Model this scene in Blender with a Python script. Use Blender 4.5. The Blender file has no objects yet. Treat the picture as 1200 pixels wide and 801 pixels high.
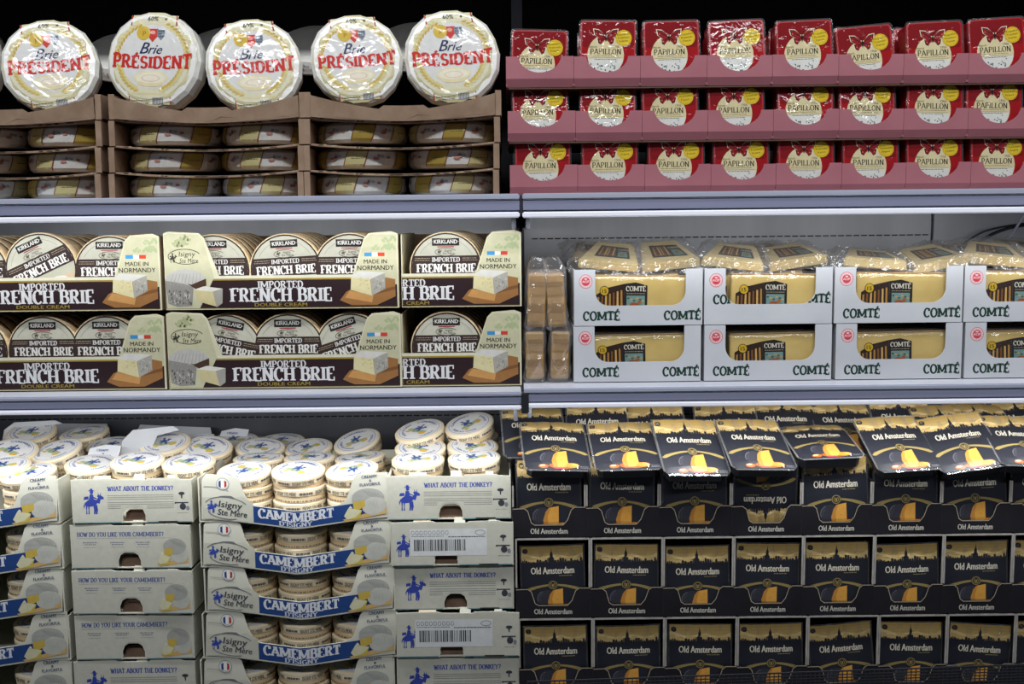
import bpy, bmesh, math, random
from mathutils import Vector, Matrix, Euler
from mathutils.geometry import tessellate_polygon
random.seed(7)
R = math.radians
SC = bpy.context.scene
COL = SC.collection
# ------------------------------------------------------------------ camera
F, D, ZC = 1250.0, 1.93, 1.50
PITCH, ROLL = R(6.5), R(0.6)
CM = Matrix.Rotation(R(90) - PITCH, 4, 'X') @ Matrix.Rotation(-ROLL, 4, 'Z')
camd = bpy.data.cameras.new('camera'); cam = bpy.data.objects.new('camera', camd); COL.objects.link(cam)
camd.sensor_fit = 'HORIZONTAL'; camd.sensor_width = 36; camd.lens = 36 * F / 1200
camd.clip_start = 0.05
cam.matrix_world = Matrix.Translation((0, -D, ZC)) @ CM
camd.dof.use_dof = False
SC.camera = cam
K = 1 / 650.0          # one drawing unit in metres


def W(px, py, y=0.0):
    """point of the place seen at (px, py) on the vertical plane at depth y"""
    d = CM.to_3x3() @ Vector(((px - 600) / F, (400.5 - py) / F, -1))
    t = (y + D) / d.y
    return Vector((0, -D, ZC)) + d * t


# ------------------------------------------------------------------ world, light, exposure
SC.view_settings.view_transform = 'Standard'; SC.view_settings.look = 'None'
SC.view_settings.gamma = 1; SC.view_settings.use_curve_mapping = False
SC.view_settings.exposure = -0.9
w = bpy.data.worlds.new('store'); SC.world = w; w.use_nodes = True
w.node_tree.nodes['Background'].inputs[0].default_value = (0.75, 0.82, 1, 1)
w.node_tree.nodes['Background'].inputs[1].default_value = 0.10


def area(name, loc, size, power, rot=(0, 0, 0), col=(1, 1, 1)):
    l = bpy.data.lights.new(name, 'AREA'); l.shape = 'RECTANGLE'; l.size, l.size_y = size
    l.energy = power; l.color = col
    o = bpy.data.objects.new(name, l); COL.objects.link(o); o.location = loc; o.rotation_euler = rot
    return o


RY = -0.075            # depth of the price rails
XJ = W(612, 400, RY).x
XL, XR = W(0, 400, RY).x - 0.35, W(1200, 400, RY).x + 0.35
Z0 = W(600, -130, RY).z                 # shelf above the frame
Z1 = W(300, 258, RY).z                 # underside of the first rail
Z2 = W(300, 483, RY).z                 # underside of the second rail
LEDC = (0.95, 0.97, 1.0)
area('canopy_lamp', (0, -0.42, Z0 + 0.22), (XR - XL, 0.05), 8, (R(22), 0, 0), LEDC)
for nm, zz, pw in (('top', Z0, .5), ('upper', Z1, 2.1), ('lower', Z2, 4.6)):
    for a, b in ((XL, XJ), (XJ, XR)):
        area('led_lamp_' + nm, ((a + b) / 2, RY + 0.012, zz - 0.012), (b - a - 0.03, 0.02), pw * (b - a), (R(22), 0, 0), LEDC)
# store ceiling lighting far in front of the case
scl = area('store_ceiling_light', (0, -3.0, 3.9), (5.0, 0.35), 35, (R(55), 0, 0), (0.93, 0.96, 1.0))
scl.data.spread = R(58)


# ------------------------------------------------------------------ materials
def S(h):
    h = h.lstrip('#')
    r = []
    for i in (0, 2, 4):
        c = int(h[i:i + 2], 16) / 255
        r.append(c / 12.92 if c <= 0.04045 else ((c + 0.055) / 1.055) ** 2.4)
    return (r[0], r[1], r[2], 1)


def nodes(name):
    m = bpy.data.materials.new(name); m.use_nodes = True
    return m, m.node_tree.nodes, m.node_tree.links, m.node_tree.nodes['Principled BSDF']


def coords(N, L, scale):
    tc = N.new('ShaderNodeTexCoord'); oi = N.new('ShaderNodeObjectInfo')
    mp = N.new('ShaderNodeVectorMath'); mp.operation = 'SCALE'; mp.inputs['Scale'].default_value = 37
    cb = N.new('ShaderNodeCombineXYZ')
    for i in range(3): L.new(oi.outputs['Random'], cb.inputs[i])
    L.new(cb.outputs[0], mp.inputs[0])
    ad = N.new('ShaderNodeVectorMath'); ad.operation = 'ADD'
    L.new(tc.outputs['Object'], ad.inputs[0]); L.new(mp.outputs[0], ad.inputs[1])
    m2 = N.new('ShaderNodeMapping'); m2.inputs['Scale'].default_value = scale if isinstance(scale, tuple) else (scale,) * 3
    L.new(ad.outputs[0], m2.inputs[0])
    return m2.outputs[0]


def noise(N, L, vec, sc=1, det=3, rough=0.55, dist=0):
    n = N.new('ShaderNodeTexNoise'); n.inputs['Scale'].default_value = sc; n.inputs['Detail'].default_value = det
    n.inputs['Roughness'].default_value = rough; n.inputs['Distortion'].default_value = dist
    L.new(vec, n.inputs['Vector']); return n.outputs['Fac']


def ramp(N, L, fac, stops):
    r = N.new('ShaderNodeValToRGB'); e = r.color_ramp.elements
    while len(e) < len(stops): e.new(0.5)
    for i, (p, c) in enumerate(stops): e[i].position = p; e[i].color = c
    L.new(fac, r.inputs[0]); return r.outputs[0]


def bump(N, L, h, strength, dist=0.001):
    b = N.new('ShaderNodeBump'); b.inputs['Strength'].default_value = strength; b.inputs['Distance'].default_value = dist
    L.new(h, b.inputs['Height']); return b.outputs[0]


def mat_plain(name, c1, c2=None, rough=0.6, scale=20, metal=0, bmp=0.0, bdist=0.001, stretch=None, spec=0.5):
    m, N, L, P = nodes(name)
    v = coords(N, L, stretch if stretch else scale)
    n = noise(N, L, v, 1, 4)
    L.new(ramp(N, L, n, [(0.3, S(c1)), (0.7, S(c2 or c1))]), P.inputs['Base Color'])
    P.inputs['Roughness'].default_value = rough; P.inputs['Metallic'].default_value = metal
    P.inputs['Specular IOR Level'].default_value = spec
    if bmp: L.new(bump(N, L, n, bmp, bdist), P.inputs['Normal'])
    return m


def mat_print(name, rough=0.5, coat=0.0, coat_rough=0.08, wr=0.0, wscale=30, spec=0.2, wdist=0.004, det=2):
    """flat print whose colours are stored on the faces, optionally under crumpled clear film"""
    m, N, L, P = nodes(name)
    a = N.new('ShaderNodeAttribute'); a.attribute_name = 'Col'
    v = coords(N, L, 1.0)
    g = noise(N, L, v, 90, 3)
    mx = N.new('ShaderNodeMix'); mx.data_type = 'RGBA'; mx.blend_type = 'MULTIPLY'; mx.inputs[0].default_value = 1
    L.new(a.outputs['Color'], mx.inputs[6]); L.new(ramp(N, L, g, [(0.2, (.86, .86, .86, 1)), (0.8, (1, 1, 1, 1))]), mx.inputs[7])
    L.new(mx.outputs[2], P.inputs['Base Color'])
    P.inputs['Roughness'].default_value = rough; P.inputs['Specular IOR Level'].default_value = spec
    if coat:
        P.inputs['Coat Weight'].default_value = coat; P.inputs['Coat Roughness'].default_value = coat_rough
        h = noise(N, L, v, wscale, det, 0.5, 1.2)
        L.new(bump(N, L, h, wr, wdist), P.inputs['Coat Normal'])
    return m


def mat_film(name, amount=0.22, wscale=25, tint=(1, 1, 1, 1)):
    """clear crumpled plastic film"""
    m = bpy.data.materials.new(name); m.use_nodes = True; N = m.node_tree.nodes; L = m.node_tree.links
    N.remove(N['Principled BSDF']); out = N['Material Output']
    tr = N.new('ShaderNodeBsdfTransparent'); gl = N.new('ShaderNodeBsdfGlossy'); gl.inputs['Roughness'].default_value = 0.12
    df = N.new('ShaderNodeBsdfDiffuse'); df.inputs[0].default_value = (0.9, 0.9, 0.92, 1)
    gl.inputs[0].default_value = (1, 1, 1, 1)
    mm = N.new('ShaderNodeMixShader'); mm.inputs[0].default_value = 0.75
    L.new(df.outputs[0], mm.inputs[1]); L.new(gl.outputs[0], mm.inputs[2])
    ms = N.new('ShaderNodeMixShader'); lw = N.new('ShaderNodeLayerWeight'); lw.inputs[0].default_value = 0.35
    v = coords(N, L, 1.0); h = noise(N, L, v, wscale, 3, 0.6, 1.0); b = bump(N, L, h, 1.0, 0.006)
    L.new(b, gl.inputs['Normal']); L.new(b, lw.inputs['Normal'])
    ad = N.new('ShaderNodeMath'); ad.operation = 'MULTIPLY_ADD'; ad.inputs[1].default_value = 0.45; ad.inputs[2].default_value = amount
    ad.use_clamp = True
    L.new(lw.outputs['Facing'], ad.inputs[0]); L.new(ad.outputs[0], ms.inputs[0])
    L.new(tr.outputs[0], ms.inputs[1]); L.new(mm.outputs[0], ms.inputs[2]); L.new(ms.outputs[0], out.inputs[0])
    return m


def mat_emit(name, col, st):
    m, N, L, P = nodes(name)
    P.inputs['Base Color'].default_value = S(col); P.inputs['Emission Color'].default_value = S(col)
    P.inputs['Emission Strength'].default_value = st
    return m


M = {}
M['kraft'] = mat_plain('kraft_cardboard', '#8d745f', '#a38a74', 0.8, 30, bmp=0.15, spec=0.2)
M['kraft_dark'] = mat_plain('kraft_inside', '#5d4a3c', '#77604e', 0.85, 30, spec=0.2)
M['white_card'] = mat_plain('white_card', '#babcc0', '#c4c6c9', 0.6, 12, spec=0.3)
M['grey_card'] = mat_plain('printed_card_body', '#bfbeae', '#c9c8b9', 0.55, 12, spec=0.3)
M['cream_card'] = mat_plain('cream_card_body', '#c9c4a4', '#d2cdb0', 0.55, 12, spec=0.3)
M['pink_card'] = mat_plain('pink_card', '#a5666f', '#ad6e76', 0.6, 14, spec=0.3)
M['black_card'] = mat_plain('black_card', '#17161a', '#201f24', 0.5, 14, spec=0.35)
M['brown_card'] = mat_plain('dark_brown_card', '#33211f', '#3d2a28', 0.5, 14, spec=0.35)
M['edge'] = mat_plain('raw_card_edge', '#c9b695', '#dccbb0', 0.8, 60)
M['wood'] = mat_plain('thin_poplar_wood', '#d9b98c', '#efdcb6', 0.7, 1, stretch=(6, 6, 160), bmp=0.2)
M['woodpale'] = mat_plain('pale_poplar_wood', '#dcc8a2', '#efe2c6', 0.7, 1, stretch=(6, 6, 120), bmp=0.2)
M['paper'] = mat_plain('waxed_paper', '#dcd8cf', '#efece5', 0.35, 25, bmp=0.5, bdist=0.003)
M['cheese'] = mat_plain('pressed_cheese', '#c2a660', '#ceb46e', 0.45, 25, spec=0.5)
M['cheese_pale'] = mat_plain('pale_cheese', '#d2bd84', '#dcc996', 0.4, 25, spec=0.5)
M['rind'] = mat_plain('cheese_rind', '#94703f', '#b4935d', 0.6, 40, bmp=0.3)
M['red_tray'] = mat_plain('red_plastic', '#a30d18', '#b3121e', 0.3, 10)
M['black_plastic'] = mat_plain('black_plastic', '#141418', '#1c1c20', 0.3, 10)
M['rail'] = mat_plain('rail_plastic', '#999cb8', '#a3a6c0', 0.3, 3)
M['rail_light'] = mat_plain('rail_light', '#bcc0d2', '#c6cada', 0.3, 3)
M['steel'] = mat_plain('brushed_steel', '#a9abb2', '#b9bbc2', 0.32, 1, metal=0.85, stretch=(60, 2, 3), bmp=0.08)
M['steel_dark'] = mat_plain('dark_steel', '#46484e', '#505258', 0.4, 10, metal=0.6)
M['panel'] = mat_plain('case_panel', '#c6c7cb', '#dcdde1', 0.3, 1, metal=0.15, stretch=(9, 1, 0.4))
M['panel_dark'] = mat_plain('dark_case_panel', '#4c4d52', '#65666c', 0.35, 1, metal=0.5, stretch=(5, 1, 0.4))
M['deck'] = mat_plain('painted_deck', '#b4b6c0', '#c2c4cc', 0.45, 3)
M['black'] = mat_plain('black_lining_and_shade', '#08080a', '#0d0d10', 0.7, 5, spec=0.2)
M['film'] = mat_film('clear_film', 0.06, 22)
M['film_bag'] = mat_film('clear_bag', 0.14, 30)
M['film_soft'] = mat_film('clear_film_soft', 0.02, 14)
M['led'] = mat_emit('led_diffuser', '#f4f6ff', 0.45)
M['print'] = mat_print('print_on_card', 0.5)
M['print_film'] = mat_print('print_under_film', 0.5, 0.55, 0.10, 0.9, 20, wdist=0.0038)
M['print_foil'] = mat_print('print_on_foil', 0.42, 1.0, 0.32, 0.6, 20, wdist=0.003)
M['print_blister'] = mat_print('print_under_blister', 0.8, 0.8, 0.04, 0.9, 55, wdist=0.0014, det=2)
M['paper_film'] = mat_plain('film_wrapped_paper', '#dcdad2', '#eceae4', 0.25, 25, bmp=0.6, bdist=0.004)


# ------------------------------------------------------------------ objects
def tag(o, label=None, cat=None, group=None, kind=None):
    if label: o['label'] = label
    if cat: o['category'] = cat
    if group: o['group'] = group
    if kind: o['kind'] = kind
    return o


def link(name, me, mat=None, parent=None):
    if mat is not None and not me.materials: me.materials.append(mat)
    o = bpy.data.objects.new(name, me); COL.objects.link(o)
    if parent is not None: o.parent = parent
    return o


def from_bm(name, bm, mat, parent=None, smooth=False):
    bmesh.ops.recalc_face_normals(bm, faces=bm.faces)
    me = bpy.data.meshes.new(name); bm.to_mesh(me); bm.free()
    if smooth:
        for p in me.polygons: p.use_smooth = True
    return link(name, me, mat, parent)


def empty(name, label=None, cat=None, group=None):
    o = bpy.data.objects.new(name, None); COL.objects.link(o); o.empty_display_size = 0.02
    return tag(o, label, cat, group)


def kids(o): return KIDS.get(o.name, []) if False else [c for c in o.children]


def copy_tree(o, parent=None):
    c = o.copy(); COL.objects.link(c); c.parent = parent
    for ch in CH.get(o, []): copy_tree(ch, c)
    return c


CH = {}


def freeze(o):
    """remember the children of a finished thing, so copying is quick"""
    CH[o] = list(o.children)
    for c in CH[o]: freeze(c)
    return o


class Proto:
    def __init__(s, root, cat, group):
        s.root = freeze(root); s.cat = cat; s.group = group; s.used = False

    def put(s, loc, label, rot=(0, 0, 0), sc=1.0, centre=None, group=None, cat=None, order='XYZ'):
        o = copy_tree(s.root) if s.used else s.root
        s.used = True
        e = Euler(rot, order); scv = sc if isinstance(sc, tuple) else (sc,) * 3
        loc = Vector(loc)
        if centre is not None:
            c = Vector((centre[0] * scv[0], centre[1] * scv[1], centre[2] * scv[2])) * K
            loc = loc - e.to_matrix() @ c
        o.rotation_mode = order; o.location = loc; o.rotation_euler = e; o.scale = scv
        tag(o, label, cat or s.cat, group or s.group)
        return o


def box_bm(bm, x0, x1, y0, y1, z0, z1):
    v = [bm.verts.new((x * K, y * K, z * K)) for x in (x0, x1) for y in (y0, y1) for z in (z0, z1)]
    for f in ((0, 1, 3, 2), (4, 6, 7, 5), (0, 4, 5, 1), (2, 3, 7, 6), (0, 2, 6, 4), (1, 5, 7, 3)):
        bm.faces.new([v[i] for i in f])
    return v


def box(name, x0, x1, y0, y1, z0, z1, mat, parent=None, bev=0):
    bm = bmesh.new(); box_bm(bm, x0, x1, y0, y1, z0, z1)
    if bev: bmesh.ops.bevel(bm, geom=bm.edges[:], offset=bev * K, segments=2, affect='EDGES', profile=0.5)
    return from_bm(name, bm, mat, parent, smooth=False)


def cut_grid(bm, xs, zs):
    for x in xs:
        bmesh.ops.bisect_plane(bm, geom=bm.verts[:] + bm.edges[:] + bm.faces[:], plane_co=(x, 0, 0), plane_no=(1, 0, 0))
    for z in zs:
        bmesh.ops.bisect_plane(bm, geom=bm.verts[:] + bm.edges[:] + bm.faces[:], plane_co=(0, 0, z), plane_no=(0, 0, 1))


def frange(a, b, n): return [a + (b - a) * i / n for i in range(n + 1)]


def panel(name, pts, t, mat, parent=None, f=None, xs=(), zs=()):
    """upright sheet with outline pts (x, z), front at y = 0, thickness t towards +y; f bends it"""
    bm = bmesh.new()
    vs = [bm.verts.new((x, 0, z)) for x, z in pts]
    tri = tessellate_polygon([[Vector((x, z, 0)) for x, z in pts]])
    for a, b, c in tri:
        try: bm.faces.new((vs[a], vs[b], vs[c]))
        except ValueError: pass
    cut_grid(bm, xs, zs)
    if f:
        for v in bm.verts: v.co = Vector(f(v.co.x, v.co.z, 0))
    r = bmesh.ops.extrude_face_region(bm, geom=bm.faces[:])
    bmesh.ops.translate(bm, verts=[e for e in r['geom'] if isinstance(e, bmesh.types.BMVert)], vec=(0, t, 0))
    for v in bm.verts: v.co *= K
    return from_bm(name, bm, mat, parent)


def lathe(name, prof, mat, parent=None, n=32, jit=0.0, seed=1, smooth=True, axis='z', caps=True):
    """prof: (radius, height) list; axis z or y (front towards -y)"""
    rnd = random.Random(seed); bm = bmesh.new(); rings = []
    jr = [1 + rnd.uniform(-jit, jit) for _ in range(n)]
    for i, (r, h) in enumerate(prof):
        ring = []
        for k in range(n):
            a = 2 * math.pi * k / n
            rr = r * jr[k] * (1 + rnd.uniform(-jit, jit) * 0.4)
            if axis == 'z': p = (rr * math.cos(a), rr * math.sin(a), h)
            else: p = (rr * math.cos(a), h, rr * math.sin(a))
            ring.append(bm.verts.new(Vector(p) * K))
        rings.append(ring)
    for a, b in zip(rings, rings[1:]):
        for k in range(n): bm.faces.new((a[k], a[(k + 1) % n], b[(k + 1) % n], b[k]))
    if caps:
        bm.faces.new(rings[0]); bm.faces.new(rings[-1])
    o = from_bm(name, bm, mat, parent, smooth)
    if smooth:
        o.data.set_sharp_from_angle(angle=R(35))
    return o


def tube(name, pts, rad, mat, parent=None, n=8):
    cu = bpy.data.curves.new(name, 'CURVE'); cu.dimensions = '3D'; sp = cu.splines.new('NURBS')
    sp.points.add(len(pts) - 1)
    for p, q in zip(sp.points, pts): p.co = (*q, 1)
    sp.use_endpoint_u = True; sp.order_u = 3; cu.bevel_depth = rad; cu.bevel_resolution = 2; cu.resolution_u = 6
    cu.materials.append(mat)
    o = bpy.data.objects.new(name, cu); COL.objects.link(o)
    me = bpy.data.meshes.new_from_object(o.evaluated_get(bpy.context.evaluated_depsgraph_get()))
    bpy.data.objects.remove(o); bpy.data.curves.remove(cu)
    return link(name, me, None, parent)
# ------------------------------------------------------------------ flat print
_font = {}


def sans(txt, bold=0.0):
    key = (txt, bold)
    if key in _font: return _font[key]
    cu = bpy.data.curves.new('t', 'FONT'); cu.body = txt; cu.size = 1; cu.resolution_u = 2; cu.offset = bold
    cu.fill_mode = 'FRONT'
    o = bpy.data.objects.new('t', cu); COL.objects.link(o)
    dg = bpy.context.evaluated_depsgraph_get(); me = o.evaluated_get(dg).to_mesh()
    vs = [(v.co.x, v.co.y) for v in me.vertices]
    fs = [tuple(p.vertices) for p in me.polygons]
    bpy.data.objects.remove(o); bpy.data.curves.remove(cu)
    CH_ = 0.729
    vs = [(x / CH_, y / CH_) for x, y in vs]
    _font[key] = (vs, fs); return _font[key]


def arcp(cx, cy, rx, ry, a0, a1, n=9):
    return [(cx + rx * math.cos(R(a0 + (a1 - a0) * i / n)), cy + ry * math.sin(R(a0 + (a1 - a0) * i / n))) for i in range(n + 1)]


# stroke skeletons: s = straight with serifs, n = no serif, c = curve, h = arm with a tick at its far end
GL = {
    'A': (.86, [('s', [(.06, 0), (.43, 1)]), ('s', [(.43, 1), (.80, 0)]), ('n', [(.2, .33), (.66, .33)])]),
    'B': (.74, [('s', [(.15, 0), (.15, 1)]), ('c', [(.15, 1), (.4, 1)] + arcp(.4, .76, .2, .24, 90, -90) + [(.15, .52)]),
                ('c', [(.15, .52), (.42, .52)] + arcp(.42, .26, .24, .26, 90, -90) + [(.15, 0)])]),
    'C': (.76, [('c', arcp(.43, .5, .33, .5, 45, 315, 14)), ('n', [(.66, .98), (.66, .68)])]),
    'D': (.80, [('s', [(.15, 0), (.15, 1)]), ('c', [(.15, 1), (.38, 1)] + arcp(.38, .5, .33, .5, 90, -90, 12) + [(.15, 0)])]),
    'E': (.70, [('s', [(.15, 0), (.15, 1)]), ('h', [(.15, 1), (.6, 1)]), ('n', [(.15, .5), (.47, .5)]), ('h', [(.15, 0), (.62, 0)])]),
    'F': (.66, [('s', [(.15, 0), (.15, 1)]), ('h', [(.15, 1), (.6, 1)]), ('n', [(.15, .5), (.47, .5)])]),
    'G': (.82, [('c', arcp(.43, .5, .33, .5, 45, 330, 14)), ('n', [(.71, .05), (.71, .45)]), ('n', [(.52, .45), (.8, .45)])]),
    'H': (.86, [('s', [(.15, 0), (.15, 1)]), ('s', [(.71, 0), (.71, 1)]), ('n', [(.15, .5), (.71, .5)])]),
    'I': (.34, [('s', [(.17, 0), (.17, 1)])]),
    'K': (.82, [('s', [(.15, 0), (.15, 1)]), ('s', [(.15, .4), (.68, 1)]), ('s', [(.33, .6), (.70, 0)])]),
    'L': (.66, [('s', [(.15, 0), (.15, 1)]), ('h', [(.15, 0), (.6, 0)])]),
    'M': (1.16, [('s', [(.14, 0), (.14, 1)]), ('n', [(.16, .97), (.57, .16)]), ('n', [(.57, .16), (.98, .97)]), ('s', [(1.0, 0), (1.0, 1)])]),
    'N': (.86, [('s', [(.14, 0), (.14, 1)]), ('n', [(.14, 1), (.72, 0)]), ('s', [(.72, 0), (.72, 1)])]),
    'O': (.86, [('c', arcp(.43, .5, .34, .5, 0, 360, 20))]),
    'P': (.70, [('s', [(.15, 0), (.15, 1)]), ('c', [(.15, 1), (.38, 1)] + arcp(.38, .73, .23, .27, 90, -90) + [(.15, .46)])]),
    'R': (.80, [('s', [(.15, 0), (.15, 1)]), ('c', [(.15, 1), (.38, 1)] + arcp(.38, .75, .22, .25, 90, -90) + [(.15, .5)]), ('s', [(.38, .5), (.68, 0)])]),
    'S': (.66, [('c', arcp(.33, .74, .22, .26, 30, 270, 10) + arcp(.33, .24, .24, .24, 90, -150, 10)[1:])]),
    'T': (.76, [('s', [(.38, 0), (.38, 1)]), ('h', [(.38, 1), (.06, 1)]), ('h', [(.38, 1), (.70, 1)])]),
    'U': (.84, [('s', [(.15, .35), (.15, 1)]), ('c', arcp(.42, .32, .27, .32, 180, 360, 10)), ('s', [(.69, .35), (.69, 1)])]),
    'V': (.82, [('s', [(.07, 1), (.41, 0)]), ('s', [(.41, 0), (.75, 1)])]),
    'W': (1.12, [('s', [(.07, 1), (.33, 0)]), ('n', [(.33, 0), (.56, .9)]), ('n', [(.56, .9), (.79, 0)]), ('s', [(.79, 0), (1.05, 1)])]),
    'Y': (.80, [('s', [(.07, 1), (.40, .48)]), ('s', [(.73, 1), (.40, .48)]), ('s', [(.40, .5), (.40, 0)])]),
    'X': (.80, [('s', [(.08, 1), (.70, 0)]), ('s', [(.08, 0), (.70, 1)])]),
    "'": (.26, [('n', [(.13, .72), (.13, 1)])]),
    '?': (.60, [('c', arcp(.3, .75, .2, .25, 160, -90, 10) + [(.3, .28)]), ('n', [(.3, 0), (.3, .12)])]),
    '&': (.86, [('c', arcp(.4, .77, .17, .22, -45, 230, 10) + [(.75, 0)]), ('c', [(.5, .52)] + arcp(.36, .26, .26, .26, 120, 330, 10) + [(.74, .5)])]),
    '!': (.30, [('n', [(.15, .3), (.15, 1)]), ('n', [(.15, 0), (.15, .12)])]),
    ' ': (.36, []),
    'É': (.70, []), 'È': (.70, []),
}
GL['É'] = (.70, GL['E'][1] + [('n', [(.3, 1.1), (.5, 1.28)])])
GL['È'] = (.70, GL['E'][1] + [('n', [(.45, 1.1), (.25, 1.28)])])


def stroke_polys(pts, wf):
    """polygons of a thick polyline, width wf(dx, dy)"""
    out = []
    for i in range(len(pts) - 1):
        (x0, y0), (x1, y1) = pts[i], pts[i + 1]
        dx, dy = x1 - x0, y1 - y0; l = math.hypot(dx, dy) or 1e-6; dx /= l; dy /= l
        h = wf(dx, dy) / 2; e = h * 0.35 if len(pts) > 2 else 0
        nx, ny = -dy * h, dx * h
        out.append([(x0 - dx * e + nx, y0 - dy * e + ny), (x0 - dx * e - nx, y0 - dy * e - ny),
                    (x1 + dx * e - nx, y1 + dy * e - ny), (x1 + dx * e + nx, y1 + dy * e + ny)])
    return out


def serif(txt, thick=.2, thin=.09, sl=.12, gap=.06):
    key = ('S', txt, thick, thin, sl, gap)
    if key in _font: return _font[key]
    vs, fs = [], []; X = 0

    def add(poly):
        b = len(vs); vs.extend((p[0] + X, p[1]) for p in poly); fs.append(tuple(range(b, b + len(poly))))
    wf = lambda dx, dy: thin + (thick - thin) * (abs(dy) ** 1.5) * (1.0 if dx * dy <= 0.02 else 0.6 if abs(dx) > .25 else 1.0)
    for ch in txt:
        w_, st = GL.get(ch, GL[' '])
        for kind, pts in st:
            for q in stroke_polys(pts, wf): add(q)
            if kind == 's' and sl > 0:
                for (x, y) in (pts[0], pts[-1]):
                    if y in (0, 1):
                        hw = thick / 2 + sl; yy = y - thin if y == 1 else y
                        add([(x - hw, yy), (x + hw, yy), (x + hw, yy + thin), (x - hw, yy + thin)])
            if kind == 'h' and sl > 0:
                x, y = pts[-1]; s_ = -1 if y == 1 else 1
                y0, y1 = sorted((y - (thin / 2 if s_ > 0 else -thin / 2), y + s_ * .26))
                add([(x - .05, y0), (x + .05, y0), (x + .05, y1), (x - .05, y1)])
        X += w_ + gap
    _font[key] = (vs, fs); return _font[key]


class Art:
    def __init__(s): s.P = []; s.l = 1; s._cc = {}

    def up(s, n=1): s.l += n; return s

    def face(s, pts, col):
        s.P.append((pts, [tuple(range(len(pts)))] if len(pts) < 5 else
                    [tuple(t) for t in tessellate_polygon([[Vector((x, y, 0)) for x, y in pts]])], S(col) if isinstance(col, str) else col, s.l))

    def raw(s, vs, fs, col): s.P.append((vs, fs, S(col) if isinstance(col, str) else col, s.l))

    def rect(s, x0, y0, x1, y1, col): s.face([(x0, y0), (x1, y0), (x1, y1), (x0, y1)], col)

    def grad(s, x0, y0, x1, y1, c0, c1, n=6, vert=True):
        a, b = S(c0), S(c1)
        for i in range(n):
            t = (i + .5) / n; c = tuple(a[k] + (b[k] - a[k]) * t for k in range(4))
            if vert: s.rect(x0, y0 + (y1 - y0) * i / n, x1, y0 + (y1 - y0) * (i + 1) / n, c)
            else: s.rect(x0 + (x1 - x0) * i / n, y0, x0 + (x1 - x0) * (i + 1) / n, y1, c)

    def ell(s, cx, cy, rx, ry, col, rot=0, n=16, a0=0, a1=360):
        c, sn = math.cos(R(rot)), math.sin(R(rot)); p = []
        full = a1 - a0 >= 360
        for i in range(n if full else n + 1):
            a = R(a0 + (a1 - a0) * i / n); x, y = rx * math.cos(a), ry * math.sin(a)
            p.append((cx + x * c - y * sn, cy + x * sn + y * c))
        s.face(p, col)

    def line(s, pts, wd, col):
        vs, fs = [], []
        for q in stroke_polys(pts, lambda a, b: wd):
            b = len(vs); vs.extend(q); fs.append((b, b + 1, b + 2, b + 3))
        s.raw(vs, fs, col)

    def arc(s, cx, cy, rx, ry, a0, a1, wd, col, n=14): s.line(arcp(cx, cy, rx, ry, a0, a1, n), wd, col)

    def text(s, txt, x, y, h, col, font='sans', align='c', bold=0.0, fit=None, shear=0, rot=0, post=None, **kw):
        if bold and font == 'sans':
            for d in (-.55, .0, .55):
                dd = d * bold * h
                s.text(txt, x + dd * math.cos(R(rot)), y + dd * math.sin(R(rot)), h, col, font, align, 0, fit, shear, rot, post)
            return
        vs, fs = sans(txt) if font == 'sans' else serif(txt, **kw)
        if not vs: return
        xs = [v[0] for v in vs]; x0, x1 = min(xs), max(xs); wd = (x1 - x0) * h
        sx = (fit / wd) if fit else 1
        off = {'c': -wd * sx / 2, 'l': 0, 'r': -wd * sx}[align]
        c, sn = math.cos(R(rot)), math.sin(R(rot)); out = []
        for vx, vy in vs:
            a = (vx - x0) * h * sx + off + vy * h * shear; b = vy * h
            if post: a, b = post(a, b)
            out.append((x + a * c - b * sn, y + a * sn + b * c))
        s.raw(out, fs, col)

    def fake(s, x0, x1, y, h, col, seed=1, den=.75):
        """a line of print too small to read: little word marks"""
        r = random.Random(seed); x = x0; vs, fs = [], []
        while x < x1:
            wl = r.uniform(1.2, 4.2); wl = min(wl, x1 - x)
            b = len(vs); vs += [(x, y), (x + wl, y), (x + wl, y + h), (x, y + h)]; fs.append((b, b + 1, b + 2, b + 3))
            x += wl + (1 - den) * 2.6
        if vs: s.raw(vs, fs, col)

    def build(s, name, mat, parent, f=None, xs=(), zs=(), base=0.0, keep=None, eps=0.05):
        bm = bmesh.new(); bm.faces.layers.int.new('ci'); bm.faces.layers.int.new('mi'); ly = bm.faces.layers.int['ci']; lm = bm.faces.layers.int['mi']; cols = []
        for i, (vs, fs, col, l) in enumerate(s.P):
            cols.append((col, l))
            bv = [bm.verts.new((x, 0, y)) for x, y in vs]
            own = sum(len(q) for q in fs) <= len(vs)
            for kk, fc in enumerate(fs):
                try: fa = bm.faces.new([bv[k] for k in fc])
                except ValueError: continue
                fa[ly] = i; fa[lm] = (i * 5 + (kk if own else 0)) % 9
        if xs or zs: cut_grid(bm, xs, zs)
        if keep:
            bmesh.ops.delete(bm, geom=[fa for fa in bm.faces if not keep(*(lambda c: (c.x, c.z))(fa.calc_center_median()))], context='FACES')
        lv = {}
        for fa in bm.faces:
            for v in fa.verts: lv[v] = cols[fa[ly]][1] + fa[lm] * .085
        for v in bm.verts:
            wv = base + lv.get(v, 1) * eps
            v.co = Vector(f(v.co.x, v.co.z, wv)) if f else Vector((v.co.x, -wv, v.co.z))
            v.co *= K
        me = bpy.data.meshes.new(name)
        ci = [fa[ly] for fa in bm.faces for _ in fa.loops]
        bm.to_mesh(me); bm.free()
        a = me.color_attributes.new('Col', 'FLOAT_COLOR', 'CORNER')
        buf = []
        for c in ci: buf.extend(cols[c][0])
        a.data.foreach_set('color', buf)
        return link(name, me, mat, parent)


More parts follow.
